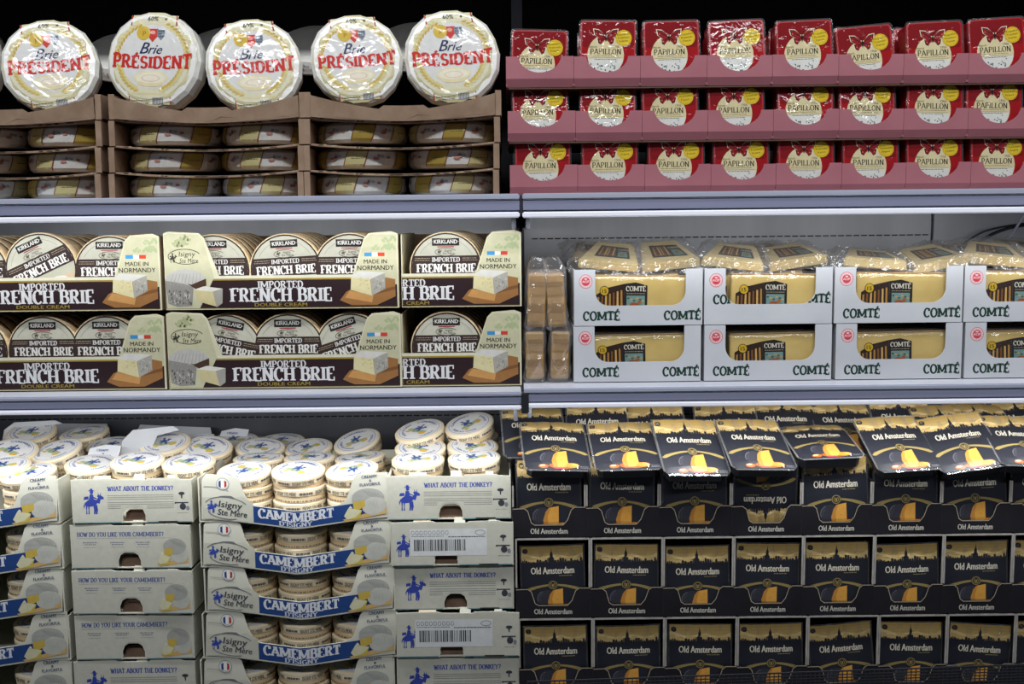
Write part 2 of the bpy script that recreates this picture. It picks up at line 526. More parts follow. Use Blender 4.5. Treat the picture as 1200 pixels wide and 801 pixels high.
def donkey(a, x, y, s, col='#2b3f9c', hat=True):
    """small blue rider on a donkey"""
    q = lambda pts: a.face([(x + u * s, y + v * s) for u, v in pts], col)
    a.ell(x + 0 * s, y + 11 * s, 6.2 * s, 3.6 * s, col, rot=12)
    q([(4, 12), (7.5, 17), (10, 16.5), (8, 10)])
    a.ell(x + 9.2 * s, y + 16.5 * s, 3.6 * s, 1.7 * s, col, rot=-25)
    q([(7.2, 17), (6.6, 21.5), (8.2, 18)]); q([(8.6, 17.5), (9.4, 21.5), (9.8, 17.5)])
    for u in (-5, -2.8, 2.6, 4.6):
        q([(u - .9, 9), (u + 1, 9), (u + .8 + (.8 if u > 0 else -.5), 4), (u + .6, 0), (u - .8, 0), (u - .4, 4)])
    q([(-6, 12), (-8, 8), (-7.6, 5), (-6.8, 8), (-5, 10)])
    q([(-2.8, 12), (2.6, 12), (2.2, 19), (-1.2, 19.6)])
    a.ell(x + .6 * s, y + 21.3 * s, 1.7 * s, 1.9 * s, col)
    q([(-3.2, 22.6), (4, 22.4), (1.8, 23.6), (1.4, 25), (-.6, 25), (-1, 23.7)])
    q([(-7.5, 14), (-2.5, 14.5), (-2.8, 17.5), (-7, 17)])
    q([(1.5, 17.5), (6, 15.2), (6, 14.4), (1.5, 15.8)])
# ------------------------------------------------------------------ the refrigerated case
BACK = 0.52


def sbox(bm, x0, x1, y0, y1, z0, z1):
    v = [bm.verts.new((x, y, z)) for x in (x0, x1) for y in (y0, y1) for z in (z0, z1)]
    for f in ((0, 1, 3, 2), (4, 6, 7, 5), (0, 4, 5, 1), (2, 3, 7, 6), (0, 2, 6, 4), (1, 5, 7, 3)): bm.faces.new([v[i] for i in f])


def slab(name, x0, x1, y0, y1, z0, z1, mat, parent=None, bev=0):
    bm = bmesh.new(); sbox(bm, x0, x1, y0, y1, z0, z1)
    if bev: bmesh.ops.bevel(bm, geom=bm.edges[:], offset=bev, segments=2, affect='EDGES')
    return from_bm(name, bm, mat, parent)


ZR = {}   # top surface of every deck: (level, bay)
ZR[1, 0] = W(300, 232.5, 0).z; ZR[1, 1] = W(900, 226, 0).z
ZR[2, 0] = W(300, 455.5, 0).z; ZR[2, 1] = W(900, 445.5, 0).z
ZR[3, 0] = W(300, 827, 0).z; ZR[3, 1] = W(900, 815, 0).z
print('decks', ZR, 'cols', XL, XJ, XR)
ZB = W(600, 1010, 0).z
wb = from_bm('wall_back', (lambda b: (sbox(b, XL - .02, XR + .02, BACK + .012, BACK + .05, ZB, Z0 + .12), b)[1])(bmesh.new()), M['panel_dark'])
tag(wb, kind='structure')
# back panels per bay and level; black on the top pair paints their shade
sx = W(1091, 270, BACK).x
for nm, a, b, z0, z1, m in (('panel', XL, XJ - .004, ZR[1, 0] - .02, Z0 + .1, 'black'), ('panel', XJ + .004, XR, ZR[1, 1] - .02, Z0 + .1, 'black'),
                            ('panel', XL, XJ - .004, ZR[2, 0] - .02, ZR[1, 0] - .024, 'panel'), ('panel', XJ + .004, sx, ZR[2, 1] - .02, ZR[1, 1] - .024, 'panel'),
                            ('panel', sx + .006, XR, ZR[2, 1] - .02, ZR[1, 1] - .024, 'panel'),
                            ('panel', XL, XJ - .004, ZB + .1, ZR[2, 0] - .024, 'panel_dark'), ('panel', XJ + .004, XR, ZB + .1, ZR[2, 1] - .024, 'panel_dark')):
    slab(nm, a, b, BACK, BACK + .012, z0, z1, M[m], wb, 0.001)
# rows of air slots pressed into the back panels
for za, xa, xb in ((W(850, 278, BACK).z, XJ + .03, sx - .01), (W(850, 316, BACK).z, XJ + .03, sx - .01), (W(300, 489, BACK).z, XL, XJ - .03),
                   (W(850, 485, BACK).z, XJ + .03, XR), (W(300, 282, BACK).z, XL, XJ - .03)):
    bm = bmesh.new(); x = xa
    while x < xb:
        sbox(bm, x, x + .0135, BACK - .001, BACK + .002, za, za + .0024); x += .0175
    tag(from_bm('air_slots', bm, M['black'], wb), kind='stuff')
for nm, a, b in (('wall_left', XL - .05, XL - .02), ('wall_right', XR + .02, XR + .05)):
    tag(slab(nm, a, b, RY + .02, BACK + .05, ZB, Z0 + .12, M['steel_dark']), kind='structure')
tag(slab('ceiling', XL - .05, XR + .05, .0, BACK + .05, Z0 + .12, Z0 + .15, M['black']), kind='structure')
tag(slab('floor', XL - .05, XR + .05, -.30, BACK + .05, ZB - .03, ZB, M['steel_dark']), kind='structure')


def shelf(lv, bay, zdeck, zbot, label, x0, x1, ledn):
    t = empty('shelf', label, 'shelf', 'case shelves'); t.location = ((x0 + x1) / 2, 0, zdeck)
    T = Matrix.Translation(-t.location)
    def p(o): o.data.transform(T); return o
    zt = zdeck + .002
    h = zt - zbot
    p(slab('deck', x0, x1, RY + .012, BACK - .002, zdeck - .022, zdeck - .0012, M['steel_dark'] if lv == 0 else M['deck'], t, .001))
    # extruded rail: lip, label channel, recessed groove and lamp cover
    p(slab('rail_lip', x0, x1, RY - .004, RY + .012, zt - h * .26, zt, M['rail_light'], t, .002))
    p(slab('price_rail', x0, x1, RY, RY + .012, zt - h * .70, zt - h * .27, M['rail'], t, .001))
    p(slab('rail_groove', x0, x1, RY + .004, RY + .012, zt - h * .76, zt - h * .69, M['steel_dark'], t))
    p(slab('lamp_cover', x0, x1, RY - .002, RY + .03, zbot, zt - h * .76, M['led'], t, .002))
    for bx in (x0 + .01, x1 - .01):
        p(slab('bracket', bx - .004, bx + .004, RY + .05, BACK - .004, zdeck - .06, zdeck - .023, M['steel_dark'], t, .001))
    return t


G = .0025
shelf(0, 0, Z0 + .04, Z0, 'shelf above the left bay over the large wrapped brie wheels', XL, XJ - G, 1)
shelf(0, 1, Z0 + .04, Z0, 'shelf above the right bay over the red cheese packs', XJ + G, XR, 1)
shelf(1, 0, ZR[1, 0], Z1, 'upper left shelf with grey price rail under the brown cardboard trays', XL, XJ - G, 1)
shelf(1, 1, ZR[1, 1], W(900, 252, RY).z, 'upper right shelf with grey price rail under the pink cartons', XJ + G, XR, 1)
shelf(2, 0, ZR[2, 0], Z2, 'middle left shelf with grey price rail under the french brie cartons', XL, XJ - G, 1)
shelf(2, 1, ZR[2, 1], W(900, 475, RY).z, 'middle right shelf with grey price rail under the white comté cartons', XJ + G, XR, 1)
for bay, x0, x1 in ((0, XL, XJ - G), (1, XJ + G, XR)):
    t = empty('shelf', 'bottom %s shelf under the %s' % (('left', 'camembert cartons') if bay == 0 else ('right', 'black cheese cartons')), 'shelf', 'case shelves')
    t.location = ((x0 + x1) / 2, 0, ZR[3, bay])
    o = slab('deck', x0, x1, -.25, BACK - .002, ZR[3, bay] - .025, ZR[3, bay] - .001, M['steel_dark'], t, .001)
    o.data.transform(Matrix.Translation(-t.location))
    o = slab('plinth', x0, x1, -.1, BACK - .05, ZB + .0005, ZR[3, bay] - .0255, M['steel_dark'], t, .001)
    o.data.transform(Matrix.Translation(-t.location))
# slotted upright between the bays
up = tag(slab('shelf_upright', XJ - .012, XJ + .012, BACK - .03, BACK - .001, ZB + .002, Z0 + .1, M['steel_dark']), 'dark steel upright at the back between left and right bays', 'post')

# price rail joint covers: dark clips closing the gap at the bay joint
for lv, lab in ((1, 'dark clip joining the two upper price rails'), (2, 'dark clip joining the two middle price rails')):
    zz = ZR[lv, 0]
    tag(slab('rail_clip', XJ - .0065 + .004, XJ + .0065 + .004, RY - .006 if lv == 2 else RY + .001, RY + .02, zz - .036, zz - .001, M['steel_dark'], None, .001), lab, 'clip', 'rail clips')

# wire mesh guard across the bottom right
tg = empty('wire_guard', 'grey wire mesh guard in front of the lowest black cartons', 'guard')
GY = -.13
pl, pr = W(618, 798, GY), W(1240, 776.5, GY)
tg.location = pl
L_ = (pr - pl).x; slope = (pr.z - pl.z) / L_
bm = bmesh.new(); n = int(L_ / .0080)
for i in range(n + 1):
    x = L_ * i / n; z = slope * x
    sbox(bm, x - .0007, x + .0007, 0, .0016, z - .10, z)
o = tag(from_bm('upright_wires', bm, M['steel_dark'], tg), kind='stuff')
bm = bmesh.new()
for j in range(15):
    zz = -.0005 - j * .0054 - (0.001 if j else 0)
    th = .0012 if j == 0 else .0007
    v = [bm.verts.new(q) for q in ((0, -.0015, zz - th), (0, .0002, zz - th), (0, .0002, zz + th), (0, -.0015, zz + th),
         (L_, -.0015, zz - th + slope * L_), (L_, .0002, zz - th + slope * L_), (L_, .0002, zz + th + slope * L_), (L_, -.0015, zz + th + slope * L_))]
    for f in ((0, 1, 2, 3), (7, 6, 5, 4), (0, 4, 5, 1), (1, 5, 6, 2), (2, 6, 7, 3), (3, 7, 4, 0)): bm.faces.new([v[k] for k in f])
tag(from_bm('cross_wires', bm, M['steel_dark'], tg), kind='stuff')

# cables and tube at the back of the right bay
def wp(px, py, y): return tuple(W(px, py, y))
tag(tube('cable', [wp(1128, 300, .47), wp(1140, 288, .46), wp(1165, 272, .45), wp(1200, 262, .44), wp(1260, 258, .44)], .0035, M['black_plastic']), 'black cable drooping along the back of the middle right shelf', 'cable')
tag(tube('cable', [wp(1172, 296, .42), wp(1188, 272, .40), wp(1203, 246, .38), wp(1225, 225, .38)], .003, M['rail_light']), 'pale grey tube rising at the right end of the middle shelf', 'tube')
tag(tube('cable', [wp(1110, 300, .49), wp(1135, 279, .485), wp(1170, 264, .48), wp(1250, 256, .48)], .002, M['steel_dark']), 'thin grey cable behind the black cable of the middle right shelf', 'cable')
tag(tube('cable', [wp(606, 300, .3), wp(609, 278, .25), wp(611, 262, .2)], .004, M['black_plastic']), 'black cable end at the joint of the upper shelves', 'cable')
tag(tube('cable', [wp(608, 530, .3), wp(610, 505, .25), wp(612, 480, .2)], .004, M['black_plastic']), 'black cable end at the joint of the middle shelves', 'cable')
# ------------------------------------------------------------------ large brie wheels in brown trays
ORD = ['first', 'second', 'third', 'fourth', 'fifth', 'sixth', 'seventh', 'eighth', 'ninth', 'tenth']


def leaf_branch(a, cx, cy, r, a0, a1, n, col, col2, ry=None):
    ry = ry or r
    a.arc(cx, cy, r, ry, a0, a1, .9, col2)
    a.up()
    for i in range(n):
        t = a0 + (a1 - a0) * i / (n - 1); x, y = cx + r * math.cos(R(t)), cy + ry * math.sin(R(t))
        d = t + 90 if a1 > a0 else t - 90
        for sgn in (-1, 1):
            q = d + sgn * 32
            a.ell(x + 2.6 * math.cos(R(q)), y + 2.6 * math.sin(R(q)), 3.4, 1.25, col if sgn > 0 else col2, rot=q, n=8)


def wheel_art():
    a = Art()
    a.ell(0, 0, 53, 53, '#d3cca2', n=14); a.up()
    for q in range(14): a.arc(0, 0, 49.5, 49.5, q * 26, q * 26 + 18, .7, '#c9b878', 3)
    a.ell(-1, 0, 45, 45, '#dcd7ba', n=24); a.up()
    a.ell(-1, 3, 39, 36, '#dddbd7', n=24)
    a.face([(-27, 38), (26, 38), (26, 53), (-27, 53)], '#d8d2ac'); a.face([(-24, -53), (24, -53), (24, -38), (-24, -38)], '#d8cf9e'); a.up()
    leaf_branch(a, -1, 0, 41, 110, 172, 10, '#c3a443', '#d9c987'); leaf_branch(a, -1, 0, 41, 70, 8, 10, '#c3a443', '#d9c987')
    leaf_branch(a, -1, 0, 37, 250, 196, 9, '#cdb04e', '#dccd8c'); leaf_branch(a, -1, 0, 37, 290, 344, 9, '#cdb04e', '#dccd8c')
    for sx_ in (-27, 26): a.line([(sx_, 38), (sx_ - 2, 53)], 1.6, '#a5391f')
    for sx_ in (-24, 24): a.line([(sx_, -53), (sx_, -42)], 1.3, '#b8492f')
    a.text('60%', -2, 43, 5.5, '#4a4630', bold=.02); a.ell(13, 45.5, 1.5, 1.2, '#6a6340')
    # emblem: medallion and two shields
    a.ell(-12, 29, 8, 8, '#d2b13c'); a.face([(-7, 34), (5, 34), (5, 26), (-1, 19), (-7, 26)], '#c9382c')
    a.face([(4, 33), (13, 33), (13, 27), (8.5, 21), (4, 27)], '#7c8794'); a.up()
    a.text('P', -11, 25.5, 6, '#a0761c', bold=.03); a.ell(-1, 30, 3, 2.2, '#e8a090')
    for i in range(3):
        for j in range(3): a.ell(6 + i * 2.5, 25.5 + j * 3, .9, .9, '#39404c', n=6)
    # script word as slanted type and the red name, taller at both ends
    a.text('B', -15, 6, 13.5, '#283056', shear=.38, align='l', bold=.03); a.text('rie', -5.4, 6, 11, '#283056', shear=.42, align='l', bold=.03)
    def flare(x, y): return x, y * (1 + .34 * (abs(x) / 47) ** 2)
    a.text('PRÉSIDENT', 0, -10, 12.5, '#c7231c', fit=92, post=flare, font='serif', thick=.25, thin=.15, sl=.05)
    a.ell(0, -21, 20, 8, '#e8dfb4', n=20); a.ell(0, -27, 15, 4, '#e6d8a8'); a.up(); a.ell(0, -21, 17, 6, '#efe7cf', n=20); a.up(); a.ell(0, -21.5, 11, 4, '#e4c9b2', n=16)
    a.up(); a.ell(0, -21.5, 9.5, 3.2, '#efe6d0', n=16)
    for i in range(9): a.rect(4 + i * 1.4, -50, 4.7 + i * 1.4, -43, '#5a6078')
    a.fake(-22, 0, -47, .8, '#8b7f55', 3); a.fake(-20, 0, -49.5, .7, '#8b7f55', 4)
    return a


def make_wheel_up():
    t = empty('wrapped_brie')
    lathe('wrapper', [(44, -15), (53, -14.5), (57, -10), (57.5, 0), (56, 12), (48, 16), (30, 17)], M['paper_film'], t, n=18, jit=.022, seed=4, axis='y', smooth=False)
    # printed paper is pulled over the front edge in facets
    def f(u, v, w_):
        r = math.hypot(u, v); return (u * 1.03, -15.2 - w_ + max(0, r - 46) * .35, v * 1.03)
    wheel_art().build('label', M['print_film'], t, f=f, xs=frange(-50, 50, 10), zs=frange(-50, 50, 10), base=.3, keep=lambda x, z: math.hypot(x, z) < 53.5)
    for o in t.children: o.data.transform(Matrix.Translation((0, 0, 57 * K)))
    return t


def make_wheel_flat():
    t = empty('wrapped_brie')
    prof = [(40, 0), (50, .8), (54.5, 5), (55.5, 13), (54, 22), (47, 27), (35, 28)]
    lathe('wrapper', prof, M['paper_film'], t, n=30, jit=.012, seed=9, smooth=False)
    a = Art()
    def prad(v):
        for (r0, h0), (r1, h1) in zip(prof, prof[1:]):
            if h0 <= v <= h1: return r0 + (r1 - r0) * (v - h0) / (h1 - h0)
        return 40
    for k in range(6):
        u = k * 58 - 174
        a.l = 1
        x = u + (k % 2) * 6
        a.face([(x, 3), (x + 24, 2), (x + 31, 25.5), (x + 7, 26), ], '#b9a04c' if k % 2 else '#d8cd93'); a.up()
        a.line([(x, 3), (x + 7, 26)], 1, '#8e3a2c'); a.line([(x + 24, 2), (x + 31, 25.5)], 1, '#8e3a2c')
        a.ell(x + 39, 13, 3.6, 2, '#c08478'); a.ell(x - 9, 15, 2.6, 1.6, '#c08478')
        a.up(); a.text('Brie', x + 45, 15, 4, '#3a4160', shear=.3); a.fake(x + 10, x + 24, 13, 1, '#8a7434', k)
    def f(u, v, w_):
        r = prad(v) + w_ + .9; an = u / 55.0 - math.pi / 2
        return (r * math.cos(an), r * math.sin(an), v)
    a.build('label', M['print_film'], t, f=f, xs=frange(-180, 180, 50), zs=frange(2, 26, 6), base=.2)
    return t


def make_tray(lip):
    """brown board tray, front edge towards -y; origin at its base centre"""
    t = empty('cardboard_tray')
    hw = 114; d = 215; h = 29
    sag = lambda x: -6.5 * (1 - (x / hw) ** 2)
    bm = bmesh.new(); nx = 14; ny = 5; top = []; bot = []
    for j in range(ny + 1):
        y = d * j / ny; q = (1 - j / ny) ** 2
        top.append([bm.verts.new((-hw + 2 * hw * i / nx, y, 2.6 + sag(-hw + 2 * hw * i / nx) * q)) for i in range(nx + 1)])
        bot.append([bm.verts.new((-hw + 2 * hw * i / nx, y, .4 + sag(-hw + 2 * hw * i / nx) * q)) for i in range(nx + 1)])
    for g in (top, bot):
        for j in range(ny):
            for i in range(nx): bm.faces.new((g[j][i], g[j][i + 1], g[j + 1][i + 1], g[j + 1][i]))
    for i in range(nx): bm.faces.new((top[0][i], top[0][i + 1], bot[0][i + 1], bot[0][i]))
    for v in bm.verts: v.co *= K
    from_bm('tray_floor', bm, M['kraft'], t)
    for s in (-1, 1):
        bm = bmesh.new()
        x0, x1 = sorted((s * hw, s * (hw - 2.6)))
        box_bm(bm, x0, x1, 0, d, 2.8, h)
        x0, x1 = sorted((s * (hw - 2.8), s * (hw - 6)))
        box_bm(bm, x0, x1, 2, 60, 2.8, h - 3)
        from_bm('side_wall', bm, M['kraft'], t)
        x0, x1 = sorted((s * hw, s * (hw - 7)))
        box('corner_post', x0, x1, -1.8, 0, 1, h, M['kraft'], t, .3)
    box('back_wall', -hw + 3, hw - 3, d - 2.6, d, 2.8, h, M['kraft_dark'], t)
    if lip:
        pts = [(-hw + 7.2, 2.5), (-10, 2.5), (10, 2.5), (hw - 7.2, 2.5), (hw - 7.2, 27), (30, 21), (24, 25), (-22, 25), (-28, 21), (-hw + 7.2, 27)]
        f = lambda x, z, y: (x, -3.2 - .10 * (z - 2.5) + y, z + sag(x) * (1 if z < 8 else 1.9) )
        panel('front_lip', pts, 2.4, M['kraft'], t, f=f, xs=frange(-100, 100, 12), zs=(8,))
    # torn bits of raw edge along the front
    a = Art(); r = random.Random(3)
    for i in range(26):
        x = r.uniform(-hw + 9, hw - 12); w_ = r.uniform(2, 9)
        a.rect(x, .9 + sag(x), x + w_, 2.0 + sag(x) + r.uniform(0, .7), r.choice(['#6b5545', '#b7a083', '#4a392d']))
    tag(a.build('torn_edge', M['print'], t, base=.1), kind='stuff')
    return t


PW = Proto(make_wheel_up(), 'cheese', 'large brie wheels leaning in the top trays')
PF = Proto(make_wheel_flat(), 'cheese', 'large brie wheels lying in the lower trays')
T1 = Proto(make_tray(True), 'tray', 'brown trays of large brie')
T2 = Proto(make_tray(False), 'tray', 'brown trays of large brie')
SID = ['left', 'middle', 'right']
pitch = (W(300, 140, 0).z - W(300, 232.5, 0).z) / 3
zs_ = [ZR[1, 0] + .0005 + i * pitch for i in range(4)]
cx_ = [[(7, 7, 7, 6), (243.5, 243.5, 244, 244), (471.5, 471.5, 472, 473)][i] for i in range(3)]
wheels = [(-51, 78, -6, 17, 1.0), (62, 80, 5, 20, .985), (185.5, 74, -3, 14, 1.03), (299, 80, 4, 17, 1.0), (418.5, 73, 4, 16, .96), (530, 70, 3, 13, 1.0)]
for s_ in range(3):
    for lv in range(4):
        px = cx_[s_][lv]; p = W(px, 232 - 31 * lv, 0)
        wdm = (W(px + 114, 200, 0).x - W(px - 114, 200, 0).x) / (228 * K)
        lab = 'brown cardboard tray in the %s stack, %s' % (SID[s_], ['lowest of four', 'second from the bottom', 'third from the bottom', 'topmost with a sagging front lip'][lv])
        (T1 if lv == 3 else T2).put((p.x, -.004, zs_[lv]), lab, sc=(wdm, 1, pitch / (29.5 * K)))
        if lv < 3:
            for k in (0, 1):
                q = W(px - 56 + 113 * k, 220 - 31 * lv, 0)
                PF.put((q.x, .10, zs_[lv] + 2.7 * K), 'wrapped brie wheel lying %s in the %s stack of trays, %s layer' % (['left', 'right'][k], SID[s_], ['bottom', 'middle', 'upper'][lv]),
                       rot=(0, 0, R(random.uniform(0, 360))), sc=(.99, .99, .93))
                q2 = W(px - 56 + 113 * k, 220 - 31 * lv, .2)
for i, (px, py, rl, tl, sc) in enumerate(wheels):
    s_ = i // 2
    if i == 0:
        lab = 'brie wheel cut by the left picture edge, leaning in the left tray'
    else:
        lab = ['', 'brie wheel leaning on the right in the left top tray, tilted anticlockwise', 'brie wheel standing on the left in the middle top tray, largest label',
               'brie wheel on the right of the middle top tray', 'brie wheel on the left of the right top tray, glare over its script word',
               'brie wheel on the right of the right top tray, beside the red packs'][i]
    PW.put(W(px, py, .045), lab, rot=(R(-tl * .45 - 2.5), R(-rl), R((-6, 9, -8, 8, 7, 4)[i])), sc=sc * .985, centre=(0, 0, 57))
# wheels lying dimly behind
for px, py, s_, lab in ((60, 64, 0, 'dim wrapped brie wheel behind the left tray front wheel'), (-45, 56, 0, 'dim wrapped brie wheel at far left behind the first wheel'),
                    (148, 58, 1, 'dim wrapped brie wheel behind the left wheel of the middle tray'), (258, 52, 1, 'dim wrapped brie wheel behind and between the middle tray wheels'),
                    (372, 50, 2, 'dim wrapped brie wheel behind the left wheel of the right tray'), (487, 46, 2, 'dim wrapped brie wheel behind the right wheel of the right tray')):
    c = W(px, py + 8, .33)
    PF.put(c, lab, rot=(R(34), R(random.uniform(-6, 6)), R(random.uniform(-8, 8))), sc=1.0, centre=(0, 0, 14), group='brie wheels at the back of the top trays')
# ------------------------------------------------------------------ red cheese packs in pink cartons
def rrect(x0, y0, x1, y1, r, n=4):
    p = []
    for cx, cy, a in ((x1 - r, y1 - r, 0), (x0 + r, y1 - r, 90), (x0 + r, y0 + r, 180), (x1 - r, y0 + r, 270)):
        p += arcp(cx, cy, r, r, a, a + 90, n)
    return p


def butterfly(a, x, y, s):
    for k, (col, g) in enumerate((('#e8d8bc', 1.6), ('#3a1014', .5), ('#8f1d22', -.6))):
        for m in (-1, 1):
            q = lambda pts: [(x + m * u * s, y + v * s) for u, v in pts]
            e = g / 10
            a.face(q([(.5, 0 - e), (4, 5 + e), (9, 8.5 + g), (15 + g, 9.5 + g), (13.5 + g, 3), (10, -.5), (4, -1.5 - e)]), col)
            a.face(q([(.5, 0), (6, -.5 + e), (10.5 + g, -1.5), (9 + g, -7.5 - g), (6.2, -9.5 - g), (3.6, -6), (1, -4)]), col)
        a.up()
    for m in (-1, 1):
        for (u, v) in ((5, 3), (9, 5), (12, 6.5), (6, -3.5), (7.2, -6)):
            a.line([(x + m * .6 * s, y), (x + m * u * s, y + v * s)], .6 * s, '#23090c')
        a.ell(x + m * 12.3 * s, y + 4.4 * s, .9 * s, .8 * s, '#d9764d', n=8); a.ell(x + m * 7.5 * s, y - 5.2 * s, .9 * s, .9 * s, '#d9764d', n=8)
        a.line([(x + m * .3 * s, y + 3 * s), (x + m * 2.4 * s, y + 8.5 * s)], .35 * s, '#23090c')
    a.up(); a.ell(x, y - 1.2 * s, 1.0 * s, 4.8 * s, '#1d080a')


def make_papillon():
    t = empty('cheese_pack')
    pts = rrect(-34, 0, 34, 70, 4)
    def bow(x, z, y): return (x, -1.6 * (1 - (x / 34) ** 2) + y, z)
    panel('tray', pts, 30, M['red_tray'], t, f=bow, xs=frange(-30, 30, 6))
    a = Art()
    a.face(rrect(-32, 1.5, 32, 68.5, 4), '#a00c16'); a.up()
    a.face(rrect(-32, 38, 32, 68.5, 4), '#820a13'); a.up()  # upper half darker: shadow of the carton above put into the red
    a.ell(-3, 28, 22.5, 25, '#ddd0a2', n=30)
    a.up()
    a.face([(-3 + 22 * math.cos(R(q)), 28 + 24.5 * math.sin(R(q))) for q in range(190, 351, 10)], '#dedfd8')
    a.up(); r = random.Random(5)
    for i in range(30):
        q = R(r.uniform(198, 342)); d = r.uniform(.45, .97)
        x, y = -3 + 21 * d * math.cos(q), 26 + 23 * d * math.sin(q)
        if y < 20.5: a.ell(x, y, r.uniform(.5, 1.7), r.uniform(.5, 1.5), r.choice(['#42555c', '#2f4047', '#6d7f80', '#8a9a92']), rot=r.uniform(0, 180), n=7)
    a.l = 5
    a.text('PAPILLON', -3, 29, 6.6, '#2c2526', fit=38, bold=.01, font='serif', thick=.17, thin=.07, sl=.05)
    a.fake(-19, 13, 26.6, .6, '#8a7c5c', 2); a.line([(-22, 24.6), (16, 24.6)], .5, '#b3a26c'); a.fake(-17, 11, 22.2, .8, '#7c7256', 6)
    a.text('depuis', -19, 37, 3, '#574a3c'); a.text('1906', 10, 37, 3, '#574a3c')
    butterfly(a, -3, 50, .95)
    a.up(); a.ell(19, 49, 10, 10, '#e2c02e', n=22); a.up(); a.arc(19, 49, 8.8, 8.8, 0, 360, .5, '#c79f1c', 22)
    for k, (tx, hh) in enumerate((('Roquefort', 2.9), ('Premium', 2.9), ('France', 2.9))):
        a.text(tx, 19, 52.5 - 4.1 * k, hh, '#5d6a22', rot=8, bold=.02)
    a.build('label', M['print_blister'], t, f=lambda u, v, w_: (u, -1.6 * (1 - (u / 34) ** 2) - w_, v), xs=frange(-30, 30, 10), base=.2)
    # clear rim of the blister
    bm = bmesh.new(); out = rrect(-36, -1, 36, 72, 5); inn = rrect(-33, 1.5, 33, 69.5, 4)
    vo = [bm.verts.new((x * K, -.4 * K, z * K)) for x, z in out]; vi = [bm.verts.new((x * K, -2.2 * K, z * K)) for x, z in inn]
    n = len(vo)
    for i in range(n): bm.faces.new((vo[i], vo[(i + 1) % n], vi[(i + 1) % n], vi[i]))
    from_bm('blister_rim', bm, M['film'], t)
    return t


def make_pink():
    t = empty('pink_carton')
    hw = 38
    sc = [(-hw, 0), (hw, 0), (hw, 33), (hw - 14, 33)] + [(24 * math.cos(R(q)), 34 + 0 + 18.5 * math.sin(R(q))) for q in range(-12, -169, -12)] + [(-hw + 14, 33), (-hw, 33)]
    def f(x, z, y): return (x, y + max(0, 9 - z) * .55, z)
    panel('front_panel', sc, 1.2, M['pink_card'], t, f=f, zs=(4.5, 9))
    for s in (-1, 1):
        x0, x1 = sorted((s * hw, s * (hw - 1)))
        box('side_wall', x0, x1, 3, 190, 1, 33, M['pink_card'], t)
        x0, x1 = sorted((s * hw, s * (hw + .8)))
    box('carton_floor', -hw + 1, hw - 1, 6, 190, 0, 1, M['pink_card'], t)
    box('back_wall', -hw + 1, hw - 1, 189, 190, 1, 33, M['pink_card'], t)
    return t


PP = Proto(make_papillon(), 'cheese', 'red blue-cheese packs on the upper right shelf')
PK = Proto(make_pink(), 'carton', 'pink cartons of red cheese packs')
red = [  # per row: carton left edges in the picture, bottom line left/right, pack tops
    ([597.5, 677, 755.5, 833, 909, 986, 1061, 1137, 1212, 1288], (226.0, 222.5)),
    ([595, 674.5, 752.5, 829.5, 906, 983, 1058.5, 1134, 1209, 1285], (162.5, 157)),
    ([593, 672.5, 750.5, 828.5, 905, 982.5, 1058.5, 1134.5, 1210, 1286], (104, 93))]
rn = ['bottom', 'middle', 'top']
# pack tilt, shift and lift, row by row from the left
adj = {0: [(0, 0, 0)] * 9,
       1: [(-1, 0, 0), (1, 0, 1), (-1, -3, 0), (-1, -2, 0), (0, 3, 2), (1, -1, 1), (2, 2, 2), (1, -3, 2), (0, 0, 0)],
       2: [(2, -1, -4), (1, 2, 6), (-1, 0, 5), (-2, 1, 6), (-2, 3, 4), (-5, 0, -3), (-2, 4, 1), (-3, 2, 4), (1, 6, 0)]}
pz = (W(900, 163, 0).z - W(900, 226, 0).z)
for r_ in range(3):
    xs_, (ya, yb) = red[r_]
    for c in range(9):
        yy = ya + (yb - ya) * (xs_[c] - 595) / 600
        a, b = W(xs_[c], yy, 0), W(xs_[c + 1], yy, 0)
        z = ZR[1, 1] + .0005 + r_ * pz
        place = '%s row, %s from the left' % (rn[r_], ORD[c])
        s = (b.x - a.x - .0006) / (76 * K)
        PK.put(((a.x + b.x) / 2, 0, z), 'pink scooped carton in the ' + place, sc=(s, 1, s * 1.02))
        if r_:   # grey card sheet between the layers is part of the carton below
            pass
        ro, dx, dz = adj[r_][c]
        PP.put(((a.x + b.x) / 2 + (-.5 + dx) * K, .012, z + (4 + dz) * K), 'red pack with butterfly label in the ' + place, rot=(R((-7, -7, -6)[r_] - (3.5 if (r_, c) in ((1, 0), (1, 1), (1, 4), (2, 3), (1, 5)) else 0)), R(ro), 0), sc=.94)
        if r_ == 2 or c in (0, 3, 5):
            PP.put(((a.x + b.x) / 2 + (3 - c) * .8 * K, .075, z + (3 + (2 if r_ == 2 else -4)) * K), 'red pack standing behind the front one, ' + place, rot=(R(-9), R(2 - ro), 0), sc=.93)
# thin card sheets lying between the rows of cartons
for r_ in (1, 2):
    z = ZR[1, 1] + r_ * pz
    tag(slab('card_sheet', W(597, 200, 0).x, XR - .01, .008, .30, z - .0022, z - .0004, M['kraft_dark']), 'thin brown card sheet under the %s row of pink cartons' % rn[r_], 'card sheet', 'sheets between pink cartons')
